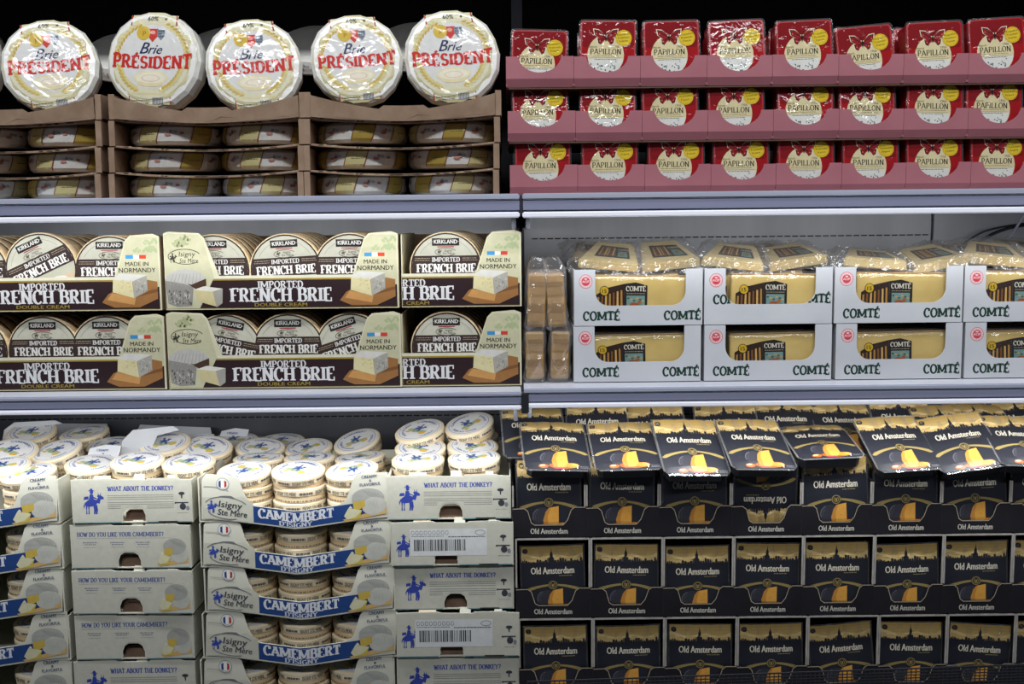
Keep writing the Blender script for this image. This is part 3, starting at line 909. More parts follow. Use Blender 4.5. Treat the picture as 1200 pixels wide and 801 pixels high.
# ------------------------------------------------------------------ french brie cartons (brown band, wooden rounds)
def brie_round_art():
    a = Art()
    a.ell(0, 0, 43, 43, '#3b3029', n=36); a.up()
    a.ell(0, 0, 41.3, 41.3, '#b9b8a4', n=36); a.up()
    a.face([(41 * math.cos(R(q)), 41 * math.sin(R(q))) for q in range(20, 161, 10)], '#c8c6b4'); a.up()
    # photo of cheese on a board in the lower part
    a.face([(41 * math.cos(R(q)), 41 * math.sin(R(q))) for q in range(205, 336, 10)], '#c9b59a'); a.up()
    a.ell(6, -22, 19, 7, '#d9d7d2'); a.face([(-14, -22), (3, -28), (3, -36), (-14, -31)], '#d8cfa4'); a.up()
    a.face([(-39, 15.5), (39, 15.5), (41.2, 3), (41, -7), (-41, -7), (-41.2, 3)], '#3c2f2d')
    a.up()
    a.text('IMPORTED', 0, 8.2, 5.2, '#d8d6d0', fit=34, font='serif', thick=.22, thin=.1, sl=.08)
    a.text('FRENCH BRIE', 0, -4.6, 10, '#e6e4de', fit=72, font='serif', thick=.26, thin=.1, sl=.08)
    a.fake(-37, -19, 12, .8, '#a89a80', 1); a.fake(20, 37, 12, .8, '#a89a80', 2); a.fake(-38, -19, 9.6, .7, '#a89a80', 3); a.fake(20, 38, 9.6, .7, '#a89a80', 4)
    a.rect(-16.5, 27.5, 16.5, 36.5, '#2a2320'); a.up()
    a.text('KIRKLAND', 0, 30, 5, '#e4e2dc', fit=28, bold=.06); a.rect(-10, 25.6, 10, 26.7, '#a5262b')
    a.arc(0, 19.8, 13, 4.6, 25, 215, .6, '#4d463c'); a.arc(0, 19.8, 13, 4.6, 215, 330, .6, '#4d463c')
    donkey(a, -8, 17, .26, '#57503f'); a.text('Isigny', 3, 20.2, 3.2, '#4d463c', shear=.2); a.text('Ste Mère', 3, 16.8, 2.8, '#4d463c', shear=.2)
    a.arc(0, 0, 36, 36, 30, 150, .5, '#9c9a86')
    return a


def make_round():
    t = empty('brie_round')
    lathe('wooden_box', [(41, 0), (44, .2), (44.5, 1), (44.5, 12.5), (44, 13), (43.2, 13), (43.2, 22), (41, 22.5)], M['wood'], t, n=40, axis='y')
    brie_round_art().build('lid_label', M['print'], t, f=lambda u, v, w_: (u, .0 - w_, v), base=.15)
    for o in t.children: o.data.transform(Matrix.Translation((0, 0, 44.6 * K)))
    return t


FLAPR = [(262, 2), (276, 2), (276, 88), (248, 88), (238, 82), (225, 38)]


def wedge_art(a, x, y):
    a.face([(x, y + 2), (x + 8, y + 12), (x + 46, y + 30), (x + 66, y + 26), (x + 66, y + 6), (x + 44, y - 4), (x + 14, y - 4)], '#9b6d40'); a.up()
    a.face([(x + 6, y + 5), (x + 12, y + 13), (x + 40, y + 8), (x + 38, y - 1)], '#c79458'); a.face([(x + 40, y + 8), (x + 66, y + 14), (x + 66, y + 18), (x + 42, y + 12)], '#7d5330')
    a.up()
    a.face([(x + 13, y + 14), (x + 14, y + 29), (x + 36, y + 33), (x + 38, y + 7)], '#d9cfa0')
    a.face([(x + 38, y + 7), (x + 37, y + 27), (x + 54, y + 33), (x + 54, y + 15)], '#a9a69c')
    a.face([(x + 14, y + 29), (x + 22, y + 36), (x + 54, y + 34), (x + 37, y + 26.5)], '#d6d4cb'); a.up()
    r = random.Random(2)
    for i in range(16): a.ell(x + r.uniform(16, 35), y + r.uniform(13, 28), r.uniform(.5, 1.3), r.uniform(.4, .9), '#c6b983', n=6)
    for i in range(22): a.ell(x + r.uniform(39, 53), y + r.uniform(14, 28), r.uniform(.5, 1.2), r.uniform(.6, 1.8), r.choice(['#8f8b80', '#bdbab0']), n=6)


def wheelcut_art(a, x, y):
    a.ell(x + 22, y + 24, 30, 13, '#bbb9b2', n=24); a.face([(x - 8, y + 24), (x - 5, y - 3), (x + 8, y - 7), (x + 30, y - 6), (x + 33, y + 16), (x + 20, y + 20)], '#8e8b84')
    a.up(); r = random.Random(8)
    for i in range(70): a.ell(x + r.uniform(-4, 29), y + r.uniform(-4, 12), r.uniform(.5, 1.3), r.uniform(.8, 2), r.choice(['#6d6a64', '#b9b7b0', '#55524d']), n=6)
    for i in range(9): a.line([(x - 2 + i * 5.5, y + 18), (x + 4 + i * 5, y + 32)], .8, '#a19e96')
    a.up(); a.face([(x + 52, y + 26), (x + 30, y + 19), (x + 24, y + 20), (x + 40, y + 12), (x + 52, y + 18)], '#4a372b')
    a.face([(x + 33, y + 13), (x + 60, y + 15), (x + 74, y + 12), (x + 75, y - 2), (x + 66, y - 7), (x + 40, y - 1)], '#c9bd8f'); a.up()
    a.face([(x + 60, y + 15), (x + 76, y + 14), (x + 75, y - 3), (x + 66, y - 8)], '#a09d93'); a.face([(x + 33, y + 13), (x + 48, y + 17), (x + 76, y + 14), (x + 60, y + 10.5)], '#dcd9cc')


def leaves_art(a, x, y, seed, col='#a9b489'):
    r = random.Random(seed)
    for i in range(7):
        u, v = x + r.uniform(-12, 12), y + r.uniform(-6, 6)
        for k in range(3): a.ell(u + k * 2.6, v + (k % 2) * 2.6, 2.8, 1.7, col, rot=r.uniform(0, 180), n=8)


def make_brie_case(full=True, clipx=None):
    """carton 280 wide, 92 high, 170 deep; clipx keeps only the part right of it"""
    t = empty('brie_carton')
    x0 = -140
    P_ = lambda x: x + x0
    L0 = clipx if clipx else 2
    out = [(L0, .5), (278, .5), (278, 87), (270, 90), (244, 88), (238, 82), (224, 40)]
    if clipx: out += [(L0, 40)]
    else: out += [(66, 40), (50, 84), (44, 90), (8, 92), (2, 90)]
    pts = [(P_(x), z) for x, z in out]
    panel('front_panel', pts, 1.4, M['cream_card'], t)
    keep = (lambda x, z: x > P_(L0) + .5) if clipx else None
    a = Art()
    class O:     # shifted drawing
        pass
    def X(v): return P_(v)
    a.rect(X(L0 + .4), 1.5, X(276), 36.5, '#2f2023'); a.rect(X(L0 + .4), 36.5, X(240), 39.8, '#d9d6be')
    a.up(); a.rect(X(L0 + .4), 34.6, X(238), 36.4, '#a08a3a'); a.rect(X(L0 + .4), 1.5, X(276), 2.3, '#7a672c')
    a.text('IMPORTED', X(138), 25.5, 7.6, '#d9d7d6', fit=54, font='serif', thick=.22, thin=.10, sl=.09)
    a.text('FRENCH BRIE', X(138), 9.5, 15.4, '#dfdedd', fit=121, font='serif', thick=.25, thin=.09, sl=.09)
    a.text('DOUBLE CREAM', X(138), 3.6, 4.2, '#a08a3a', fit=62, bold=.05)
    # right flap print
    a.up()
    a.face([(X(225), 37), (X(276), 37), (X(276), 86), (X(246), 86.5), (X(239), 81)], '#c3c09f'); a.up()
    a.face([(X(226), 40), (X(276), 40), (X(276), 28), (X(228), 28)], '#c3c09f')
    leaves_art(a, X(258), 76, 5); a.up()
    a.rect(X(238), 61, X(247), 65.3, '#3f8fc4'); a.rect(X(247), 61, X(254), 65.3, '#dcdcd6'); a.rect(X(254), 61, X(262), 65.3, '#c8442f')
    a.text('MADE IN', X(251), 52.6, 5, '#2d2a26', fit=27, bold=.04); a.text('NORMANDY', X(251), 45, 5.6, '#2d2a26', fit=43, bold=.04)
    a.up(); wedge_art(a, X(208), 8)
    if not clipx:
        a.l = 4
        a.face([(X(3), 2), (X(42), 2), (X(60), 38), (X(49), 83), (X(43), 88), (X(8), 90), (X(3), 88)], '#c3c09f'); a.up()
        leaves_art(a, X(25), 79, 9, '#a7ac82')
        a.up(); a.arc(X(26), 63, 19, 8.5, 20, 200, .8, '#3d3a33'); a.arc(X(28), 61, 17, 7, 200, 320, .8, '#3d3a33')
        donkey(a, X(12), 56, .45, '#3d3a33'); a.text('Isigny', X(29), 63, 6, '#35322c', shear=.15, fit=19); a.text('Ste Mère', X(31), 55.5, 5.6, '#35322c', shear=.15, fit=22)
        a.up(); s0 = Art(); wheelcut_art(s0, 0, 0)
        for vs, fs, col, l in s0.P: a.P.append(([(X(9 + x * .80), 11 + y) for x, y in vs], fs, col, a.l + l))
    a.build('printed_face', M['print'], t, keep=keep, xs=[P_(L0) + .5] if clipx else (), eps=.04)
    d = 172
    for xx in ((P_(L0), P_(L0) + 1.4), (P_(278) - 1.4, P_(278))):
        box('side_wall', xx[0], xx[1], 1.6, d, .5, 86, M['cream_card'] if xx[0] < 0 else M['kraft'], t)
    box('carton_floor', P_(L0) + 1.5, P_(278) - 1.5, 1.6, d - 1.5, .5, 2, M['kraft_dark'], t)
    box('back_wall', P_(L0) + 1.5, P_(278) - 1.5, d - 1.4, d, .5, 84, M['kraft'], t)
    return t


PR_ = Proto(make_round(), 'cheese', 'wooden brie rounds standing in the brown cartons')
BC = Proto(make_brie_case(), 'carton', 'french brie cartons')
BCH = Proto(make_brie_case(clipx=137), 'carton', 'french brie cartons')
zc = [ZR[2, 0] + .0005, 0]
zc[1] = W(300, 362.5, 0).z
hgt = zc[1] - zc[0]
brie = [  # lower row then upper row: carton right edge px, width px, rounds (centre px, spin)
    (0, 194, BC, 278, [(-30, 0), (53, 0), (127, 0)], 'left'), (0, 471, BC, 276, [(266, -12), (339, 0), (412, 18)], 'middle'), (0, 612, BCH, 278, [(524, 0)], 'right'),
    (1, 189, BC, 278, [(-30, 0), (50, 24), (131, 0)], 'left'), (1, 468, BC, 276, [(252, 0), (336, 3), (411, 0)], 'middle'), (1, 612, BCH, 278, [(523, 0)], 'right')]
bwob = 0
for row, px, pro, wd, rounds, side in brie:
    pr = W(px, 400 if row == 0 else 320, 0); pl = W(px - wd, 400 if row == 0 else 320, 0)
    s = (pr.x - pl.x) / (278 * K); z = zc[row] if row else zc[0]
    lv = ['lower', 'upper'][row]
    pro.put((pr.x - 139 * K * s, .004 if side == 'right' else 0, z), '%s %s brown-banded french brie carton%s' % (lv, side, ', its left half missing' if side == 'right' else ''), sc=(s, 1, hgt / (94 * K)))
    for i, (cx, spin) in enumerate(rounds):
        nb = 6
        for k in range(nb):
            y = .014 + k * 24.5 * K
            sp = spin if k == 0 else random.uniform(-40, 40)
            lean = random.uniform(-1.5, 1.5) if k else 0
            c = W(cx, 316 if row else 410, .02)
            dz = 2.2 * K
            col = ['left', 'middle', 'right'][i] if len(rounds) > 1 else 'only'
            nm = 'wooden french brie round, %s in the %s column of the %s %s carton' % ('front one' if k == 0 else ORD[k] + ' from front', col, lv, side)
            zlift = 4 * K if (row == 1 and cx == 50 and k == 0) else 0
            PR_.put((c.x + (k * .6 if side != 'right' else k * 2.2) * K, y, z + dz + zlift + 44.6 * K * .975), nm, rot=(R(lean), R(-sp), 0), sc=.975, centre=(0, 0, 44.6))
# ------------------------------------------------------------------ comté slices in white cartons
def comte_label(a, x, y, top=False):
    """cellar picture and dark name plate; x, y lower left"""
    a.face([(x - 34, y), (x, y), (x, y + 34), (x - 20, y + 29), (x - 34, y + 20)], '#2b190c'); a.up()
    for i in range(7):
        a.face([(x - 33 + i * 4.8, y), (x - 30.4 + i * 4.8, y), (x - 30 + i * 4.6, y + 17 + i * 1.5), (x - 32 + i * 4.6, y + 17 + i * 1.5)], ['#b0803c', '#7c4f22', '#d1a55c'][i % 3])
    a.up()
    a.face([(x, y - 2), (x + 28, y - 2), (x + 28, y + 32), (x + 14, y + 36), (x, y + 34)], '#1f1917'); a.up()
    a.text('COMTÉ', x + 14, y + 25, 6, '#dcd6c4', fit=24, font='serif', thick=.2, thin=.09, sl=.09)
    a.fake(x + 3, x + 25, y + 21.5, .9, '#9a8d70', 4)
    a.rect(x + 3, y, x + 25, y + 19.5, '#71928f'); a.up()
    a.face([(x + 3, y), (x + 25, y), (x + 25, y + 7), (x + 16, y + 10), (x + 3, y + 6)], '#5d7440')
    a.up(); a.ell(x + 12, y + 8, 5.5, 3, '#9c4f28', n=10); a.face([(x + 8, y + 3), (x + 10, y + 3), (x + 10, y + 9), (x + 8, y + 9)], '#9c4f28')
    a.face([(x + 14, y + 3), (x + 16, y + 3), (x + 16, y + 9), (x + 14, y + 9)], '#8c4422'); a.ell(x + 18.5, y + 11, 2.6, 2.1, '#a85c30', n=8)
    for i in range(6): a.ell(x + 5 + i * 3.6, y + 16 - (i % 3) * 1.5, 1.6, 1.2, '#c7a046' if i % 2 else '#3f5c34', n=7)
    a.up(); a.ell(x - 24, y + 25, 5.8, 6.2, '#1d1610'); a.up(); a.ell(x - 24, y + 25, 5, 5.4, '#cfa91e'); a.up()
    a.text('15', x - 24, y + 22.4, 5.2, '#1d1610', bold=.05)


def make_comte_pack():
    """slab 118 wide, 60 high, 24 thick in clear film, standing"""
    t = empty('cheese_slab')
    box('cheese', -59, 59, 0, 24, 0, 58, M['cheese'], t, 2.2)
    box('rind', -58, 58, 1.5, 22.5, 58.05, 60, M['rind'], t, .6)
    a = Art(); comte_label(a, -19, 15)
    a.build('label', M['print_film'], t, base=.15)
    # film skin with welded ears
    bm = bmesh.new(); nx, nz = 22, 10; r = random.Random(4); g = []
    for i in range(nx + 1):
        col = []
        for j in range(nz + 1):
            x = -64 + 128 * i / nx; z = -1 + 64 * j / nz
            ex = max(0, abs(x) - 58) ; ez = max(0, z - 58)
            y = -1.6 - r.uniform(0, 1.5) + ex * 1.2 + ez * 1.5
            col.append(bm.verts.new((x * K, y * K, z * K)))
        g.append(col)
    for i in range(nx):
        for j in range(nz): bm.faces.new((g[i][j], g[i + 1][j], g[i + 1][j + 1], g[i][j + 1]))
    from_bm('film_wrap', bm, M['film_soft'], t, smooth=True)
    return t


def make_comte_loose(seed):
    """wedge-shaped slice lying on its face in crumpled film; x width 62.., y depth, z thickness"""
    t = empty('cheese_slice')
    r = random.Random(seed)
    # slice outline seen from above: narrow back, wide front
    out = [(-46, 0), (50, -2), (34, 74), (-26, 76)]
    bm = bmesh.new()
    vb = [bm.verts.new((x * K, y * K, 0)) for x, y in out]; vt = [bm.verts.new((x * .97 * K, (y * .97 + 1) * K, 15 * K)) for x, y in out]
    bm.faces.new(vb[::-1]); bm.faces.new(vt)
    for i in range(4): bm.faces.new((vb[i], vb[(i + 1) % 4], vt[(i + 1) % 4], vt[i]))
    bmesh.ops.bevel(bm, geom=bm.edges[:], offset=2 * K, segments=2, affect='EDGES')
    from_bm('cheese', bm, M['cheese_pale'], t)
    a = Art()
    a.face([(-22, 18), (34, 14), (27, 54), (-16, 60)], '#1d1712'); a.up()
    a.face([(-18, 22), (10, 20), (8, 52), (-13, 56)], '#6b4a1e'); a.up()
    for i in range(6): a.line([(-15 + i * 4.2, 23), (-12 + i * 3.7, 52)], 1.6, ['#c8913c', '#3c2712', '#e0b868'][i % 3])
    a.face([(14, 20), (30, 18.5), (26, 38), (13, 40)], '#6f9086'); a.up(); a.ell(20, 27, 4.5, 4, '#5d7440'); a.ell(22, 32, 3, 2.5, '#a4582e')
    a.text('COMTÉ', 20, 43, 5, '#dcd6c4', fit=18, rot=-5, font='serif', thick=.2, thin=.09, sl=.09)
    a.build('label', M['print_film'], t, f=lambda u, v, w_: (u, v, 15.1 + w_), base=.1)
    # crumpled bag: a loose sheet over the slice with a flared hem
    bm = bmesh.new(); n = 26; g = []
    for i in range(n + 1):
        row = []
        for j in range(n + 1):
            u = -1 + 2 * i / n; v = -1 + 2 * j / n
            x = u * (64 - 10 * (v + 1) / 2); y = 36 + v * 54
            inside = max(abs(u) / .78, abs(v) / .74)
            z = 17.5 if inside < 1 else 17.5 - (inside - 1) * 52
            amp = 1.2 if inside < .95 else 5.5
            z += r.uniform(-.2, 1) * amp; x += r.uniform(-1, 1) * amp * .6; y += r.uniform(-1, 1) * amp * .6
            row.append(bm.verts.new((x * K, y * K, max(z, .5) * K)))
        g.append(row)
    for i in range(n):
        for j in range(n): bm.faces.new((g[i][j], g[i + 1][j], g[i + 1][j + 1], g[i][j + 1]))
    o = from_bm('film_wrap', bm, M['film'], t, smooth=False)
    return t


def make_comte_case(variant):
    t = empty('comte_carton')
    hw = 74.5; H = 62
    win = [(-50, H)] + arcp(-37, 36, 13, 13, 180, 270, 6)[:0] + arcp(-34, 38, 16, 16, 180, 270, 6) + arcp(39, 38, 16, 16, 270, 360, 6) + [(55, H)]
    pts = [(-hw, 0), (hw, 0), (hw, H), (55, H)] + arcp(39, 38, 16, 16, 360, 270, 6) + arcp(-34, 38, 16, 16, 270, 180, 6) + [(-50, H), (-hw, H)]
    panel('front_panel', pts, 1.5, M['white_card'], t)
    hy = 6 if variant == 0 else 23
    words = []
    for x in (-43, 51):
        a = Art(); a.text('COMTÉ', x, hy, 9.5, '#1c3a2e', fit=43, font='serif', thick=.25, thin=.17, sl=.09); words.append(a)
    a = Art()
    a.ell(-61, 49, 7.8, 7.8, '#cf5560', n=22); a.up(); a.ell(-61, 49, 7.1, 7.1, '#e6d3d4', n=22); a.up(); a.ell(-61, 49, 5, 5, '#cf4552', n=18); a.up()
    for q in range(0, 360, 24): a.ell(-61 + 6 * math.cos(R(q)), 49 + 6 * math.sin(R(q)), .55, .55, '#cf5560', n=5)
    a.text('AOP', -61, 47.5, 3, '#ecd9d9', bold=.05); a.ell(-61, 51.8, 2, .8, '#ecd9d9', n=8)
    a.build('round_seal', M['print'], t)
    def keep(x, z):
        if -50 < x < 55 and z > 22:
            if x < -34 and z < 38: return math.hypot(x + 34, z - 38) > 16
            if x > 39 and z < 38: return math.hypot(x - 39, z - 38) > 16
            return False
        return True
    for a in words: a.build('lettering', M['print'], t, keep=keep if variant else None, xs=frange(-50, 55, 100) if variant else (), zs=frange(22, 38, 14) if variant else ())
    d = 200
    for s in (-1, 1):
        x0, x1 = sorted((s * hw, s * (hw - 1.5)))
        box('side_wall', x0, x1, 1.6, d, 0.5, H, M['white_card'], t)
        box('corner_post', *sorted((s * (hw - 1.6), s * (hw - 3.2))), 1.7, 5, .8, H - 1, M['kraft_dark'], t)
    box('carton_floor', -hw + 1.6, hw - 1.6, 1.6, d - 1.6, .3, 1.6, M['white_card'], t)
    box('back_wall', -hw + 1.6, hw - 1.6, d - 1.5, d, .5, H, M['white_card'], t)
    return t


CC = [Proto(make_comte_case(0), 'carton', 'white comté cartons'), Proto(make_comte_case(1), 'carton', 'white comté cartons')]
CP = Proto(make_comte_pack(), 'cheese', 'film-wrapped comté slabs in the white cartons')
CL = [Proto(make_comte_loose(3), 'cheese', 'loose comté slices on the upper white cartons'), Proto(make_comte_loose(8), 'cheese', 'loose comté slices on the upper white cartons')]
zc2 = [ZR[2, 1] + .0005, W(750, 381, 0).z]
ph = zc2[1] - zc2[0]
cols = [(672.5, 823.5), (825, 975.5), (977.5, 1128), (1129.5, 1280)]
cols_lo = [(672, 821.5), (825, 974.5), (979, 1127), (1130, 1279)]
for row in (0, 1):
    for c in range(4):
        x0, x1 = (cols_lo if row == 0 else cols)[c]; yy = (445 - c * 1.5) if row == 0 else (380 - c * 2)
        a, b = W(x0, yy - 20, 0), W(x1, yy - 20, 0)
        s = (b.x - a.x - .001) / (149 * K)
        place = '%s row of white cartons, %s from the left' % (['lower', 'upper'][row], ORD[c])
        z = zc2[row]
        CC[1 if (row, c) == (1, 1) else 0].put(((a.x + b.x) / 2, 0, z), 'white comté carton in the %s row, %s from the left' % (['lower', 'upper'][row], ORD[c]), sc=(s, 1, (ph - .0012) / (62 * K)))
        cx = (a.x + b.x) / 2
        for k in range(3):
            dx = [(2, -2, 1)[k], (14, -4, 3)[k], (9, -3, 2)[k], (2, 1, 0)[k]][c] * K
            CP.put((cx + dx, .008 + k * .052, z + 2 * K), '%s comté slab in the %s' % (['front', 'second', 'rear'][k], place), rot=(R(-2), R((1, -2, 2)[k] if row else (-.8, 1, 1)[k]), 0), sc=(.98, 1, .95 if row else .9))
loose = [  # picture centre, depth, tilt, roll, turn, proto
    (716, 300, .05, 22, 4, -12, 0, 'left slice on the first'), (778, 299, .06, 24, -5, 10, 1, 'right slice on the first'),
    (860, 300, .05, 18, 6, -14, 0, 'left slice on the second'), (925, 300, .07, 16, -8, 8, 1, 'right slice on the second'),
    (1020, 303, .05, 10, 4, -6, 1, 'left slice on the third'), (1088, 302, .06, 16, -9, 12, 0, 'right slice on the third'),
    (1160, 297, .06, 16, 5, -14, 0, 'left slice on the fourth'), (1224, 300, .06, 14, -6, 6, 1, 'right slice on the fourth'),
    (700, 296, .17, 12, 5, 8, 1, 'rear left slice on the first'), (895, 297, .17, 14, -3, 14, 0, 'rear slice on the second'),
    (1120, 296, .19, 12, 3, -8, 1, 'rear slice between the third and the fourth'), (1190, 290, .18, 10, 3, 5, 0, 'rear slice on the fourth')]
for px, py, y, tl, rl, tn, k, lab in loose:
    CL[k].put(W(px, py, y + .03), 'comté slice in crumpled film, ' + lab + ' upper white carton', rot=(R(tl), R(rl), R(tn)), sc=.78, centre=(2, 36, 8))


# bagged slices standing end-on left of the white cartons
def make_bagged():
    t = empty('bagged_cheese')
    box('cheese', -11, 11, 0, 90, 3, 60, M['rind'], t, 3)
    a = Art(); r = random.Random(6)
    for i in range(5): a.rect(-9.5, 10 + i * 9, 9.5, 15 + i * 9 + r.uniform(0, 3), ['#b08c5a', '#9a7748', '#bf9c69'][i % 3])
    a.build('cut_face', M['print_film'], t, base=.2)
    bm = bmesh.new(); r = random.Random(11); rings = []; n = 20
    for j, (z, sx_) in enumerate(((0, 12), (4, 15), (14, 14.5), (26, 13), (34, 14.5), (46, 15), (58, 15), (64, 13), (70, 10), (76, 7))):
        ring = []
        for k in range(n):
            q = 2 * math.pi * k / n
            x = sx_ * math.copysign(abs(math.cos(q)) ** .5, math.cos(q)) + r.uniform(-1, 1) * (1.8 if j < 7 else 3)
            y = 45 + 49 * math.copysign(abs(math.sin(q)) ** .4, math.sin(q)) * (1 if j < 7 else .75) + r.uniform(-1.5, 1.5)
            ring.append(bm.verts.new((x * K, y * K, z * K)))
        rings.append(ring)
    for p, q in zip(rings, rings[1:]):
        for k in range(n): bm.faces.new((p[k], p[(k + 1) % n], q[(k + 1) % n], q[k]))
    from_bm('bag', bm, M['film_bag'], t)
    return t


BG = Proto(make_bagged(), 'cheese', 'bagged cheese slices left of the white cartons')
for px, z, lab, ro in ((627, 0, 'lower left', 0), (655.5, 0, 'lower right', 2), (628, 1, 'upper left', 2), (653.5, 1, 'upper right', -3)):
    p = W(px, 440 if z == 0 else 380, .004)
    BG.put((p.x, .004, ZR[2, 1] + .001 + z * 62 * K), 'bagged cheese slice standing on end beside the first white carton, ' + lab, rot=(0, R(ro), 0), sc=(1, 1, 1.0 if z == 0 else 1.12))
# ------------------------------------------------------------------ camembert cartons and rounds
def make_cam_round():
    t = empty('camembert_round')
    prof = [(29, 0), (31, .3), (31.3, 7), (31.3, 8.6), (32.4, 8.8), (32.6, 16.6), (31.4, 17.6), (29, 17.9)]
    lathe('wooden_box', prof[:4], M['wood'], t, n=36); lathe('lid', prof[3:], M['woodpale'], t, n=36)
    a = Art()
    a.ell(0, 0, 29, 29, '#e6e4e0', n=32); a.up(); a.arc(0, 0, 26.5, 26.5, 0, 360, .7, '#7f8fb0', 30); a.up()
    def ring(txt, r0, a0, h, col):
        vs, fs = sans(txt, .03); xs = [v[0] for v in vs]; w_ = (max(xs) + min(xs)) / 2; out = []
        for x, y in vs:
            q = R(a0) - (x - w_) * h / r0; out.append(((r0 + y * h) * math.cos(q), (r0 + y * h) * math.sin(q)))
        a.raw(out, fs, col)
    ring('CAMEMBERT', 20, 90, 4, '#4b5d8e'); ring('ISIGNY STE MÈRE', 20, 205, 3.2, '#5a6a95'); ring("D'ISIGNY", 20, 335, 3.4, '#5a6a95')
    a.l = 3; a.face([(-16, -5), (-3, -9), (12, -7), (15, -2), (0, 0), (-14, 0)], '#a9b58c'); a.up()
    donkey(a, -2, -6, .78, '#3d5590'); a.ell(10, -8, 5, 3, '#dcb64a', rot=20, n=10); a.ell(-12, -9, 4, 2.2, '#dcb64a', n=10)
    a.build('top_label', M['print'], t, f=lambda u, v, w_: (u, v, 17.9 + w_), base=.1)
    b = Art(); circ = 2 * math.pi * 32.6
    for i in range(4):
        u = -circ / 2 + i * circ / 4
        b.text('ISIGNY STE MÈRE', u + 12, 9.6, 4.6, '#5a5550', font='sans', bold=.03, align='l', fit=27)
        b.fake(u + 43, u + 60, 10.4, 2.6, '#6a6560', i, .8)
        b.fake(u + 5, u + 55, 1.6, 1.6, '#8f8069', i + 9, .5)
    def f(u, v, w_):
        r = (32.7 if v > 8.7 else 31.45) + w_; q = u / 32.6 - math.pi / 2
        return (r * math.cos(q), r * math.sin(q), v)
    b.build('side_print', M['print'], t, f=f, xs=frange(-100, 100, 50), base=.1)
    return t


def cheese_pair_art(a, x, y):
    """two pale cheeses with a cut wedge, about 58 wide, 46 high"""
    a.face([(x, y), (x + 6, y - 5), (x + 58, y + 2), (x + 58, y + 22), (x + 40, y + 8), (x + 14, y + 2)], '#c6a468'); a.up()
    a.ell(x + 34, y + 31, 21, 15, '#9fa098', n=22); a.ell(x + 42, y + 17, 16, 15.5, '#b7b7ad', n=22); a.up()
    a.face([(x + 14, y + 27), (x + 30, y + 29), (x + 30, y + 18), (x + 20, y + 12), (x + 15, y + 15)], '#bfa54c')
    for i in range(6): a.line([(x + 26 + i * 4, y + 43 - i), (x + 36 + i * 3, y + 34 - i)], .9, '#8c8c84')
    for i in range(5): a.line([(x + 32 + i * 4.5, y + 26 - i), (x + 38 + i * 3, y + 12)], .7, '#a9a9a0')
    a.up(); a.face([(x + 2, y + 6), (x + 8, y + 18), (x + 15, y + 16), (x + 26, y + 12), (x + 18, y + 2), (x + 6, y - 1)], '#ccc9a6')
    a.up(); a.face([(x + 6, y - 1), (x + 18, y + 2), (x + 26, y + 12), (x + 22, y - 2)], '#c0ab4c'); a.face([(x + 8, y + 18), (x + 11, y + 22), (x + 14, y + 17)], '#d5d3c0')


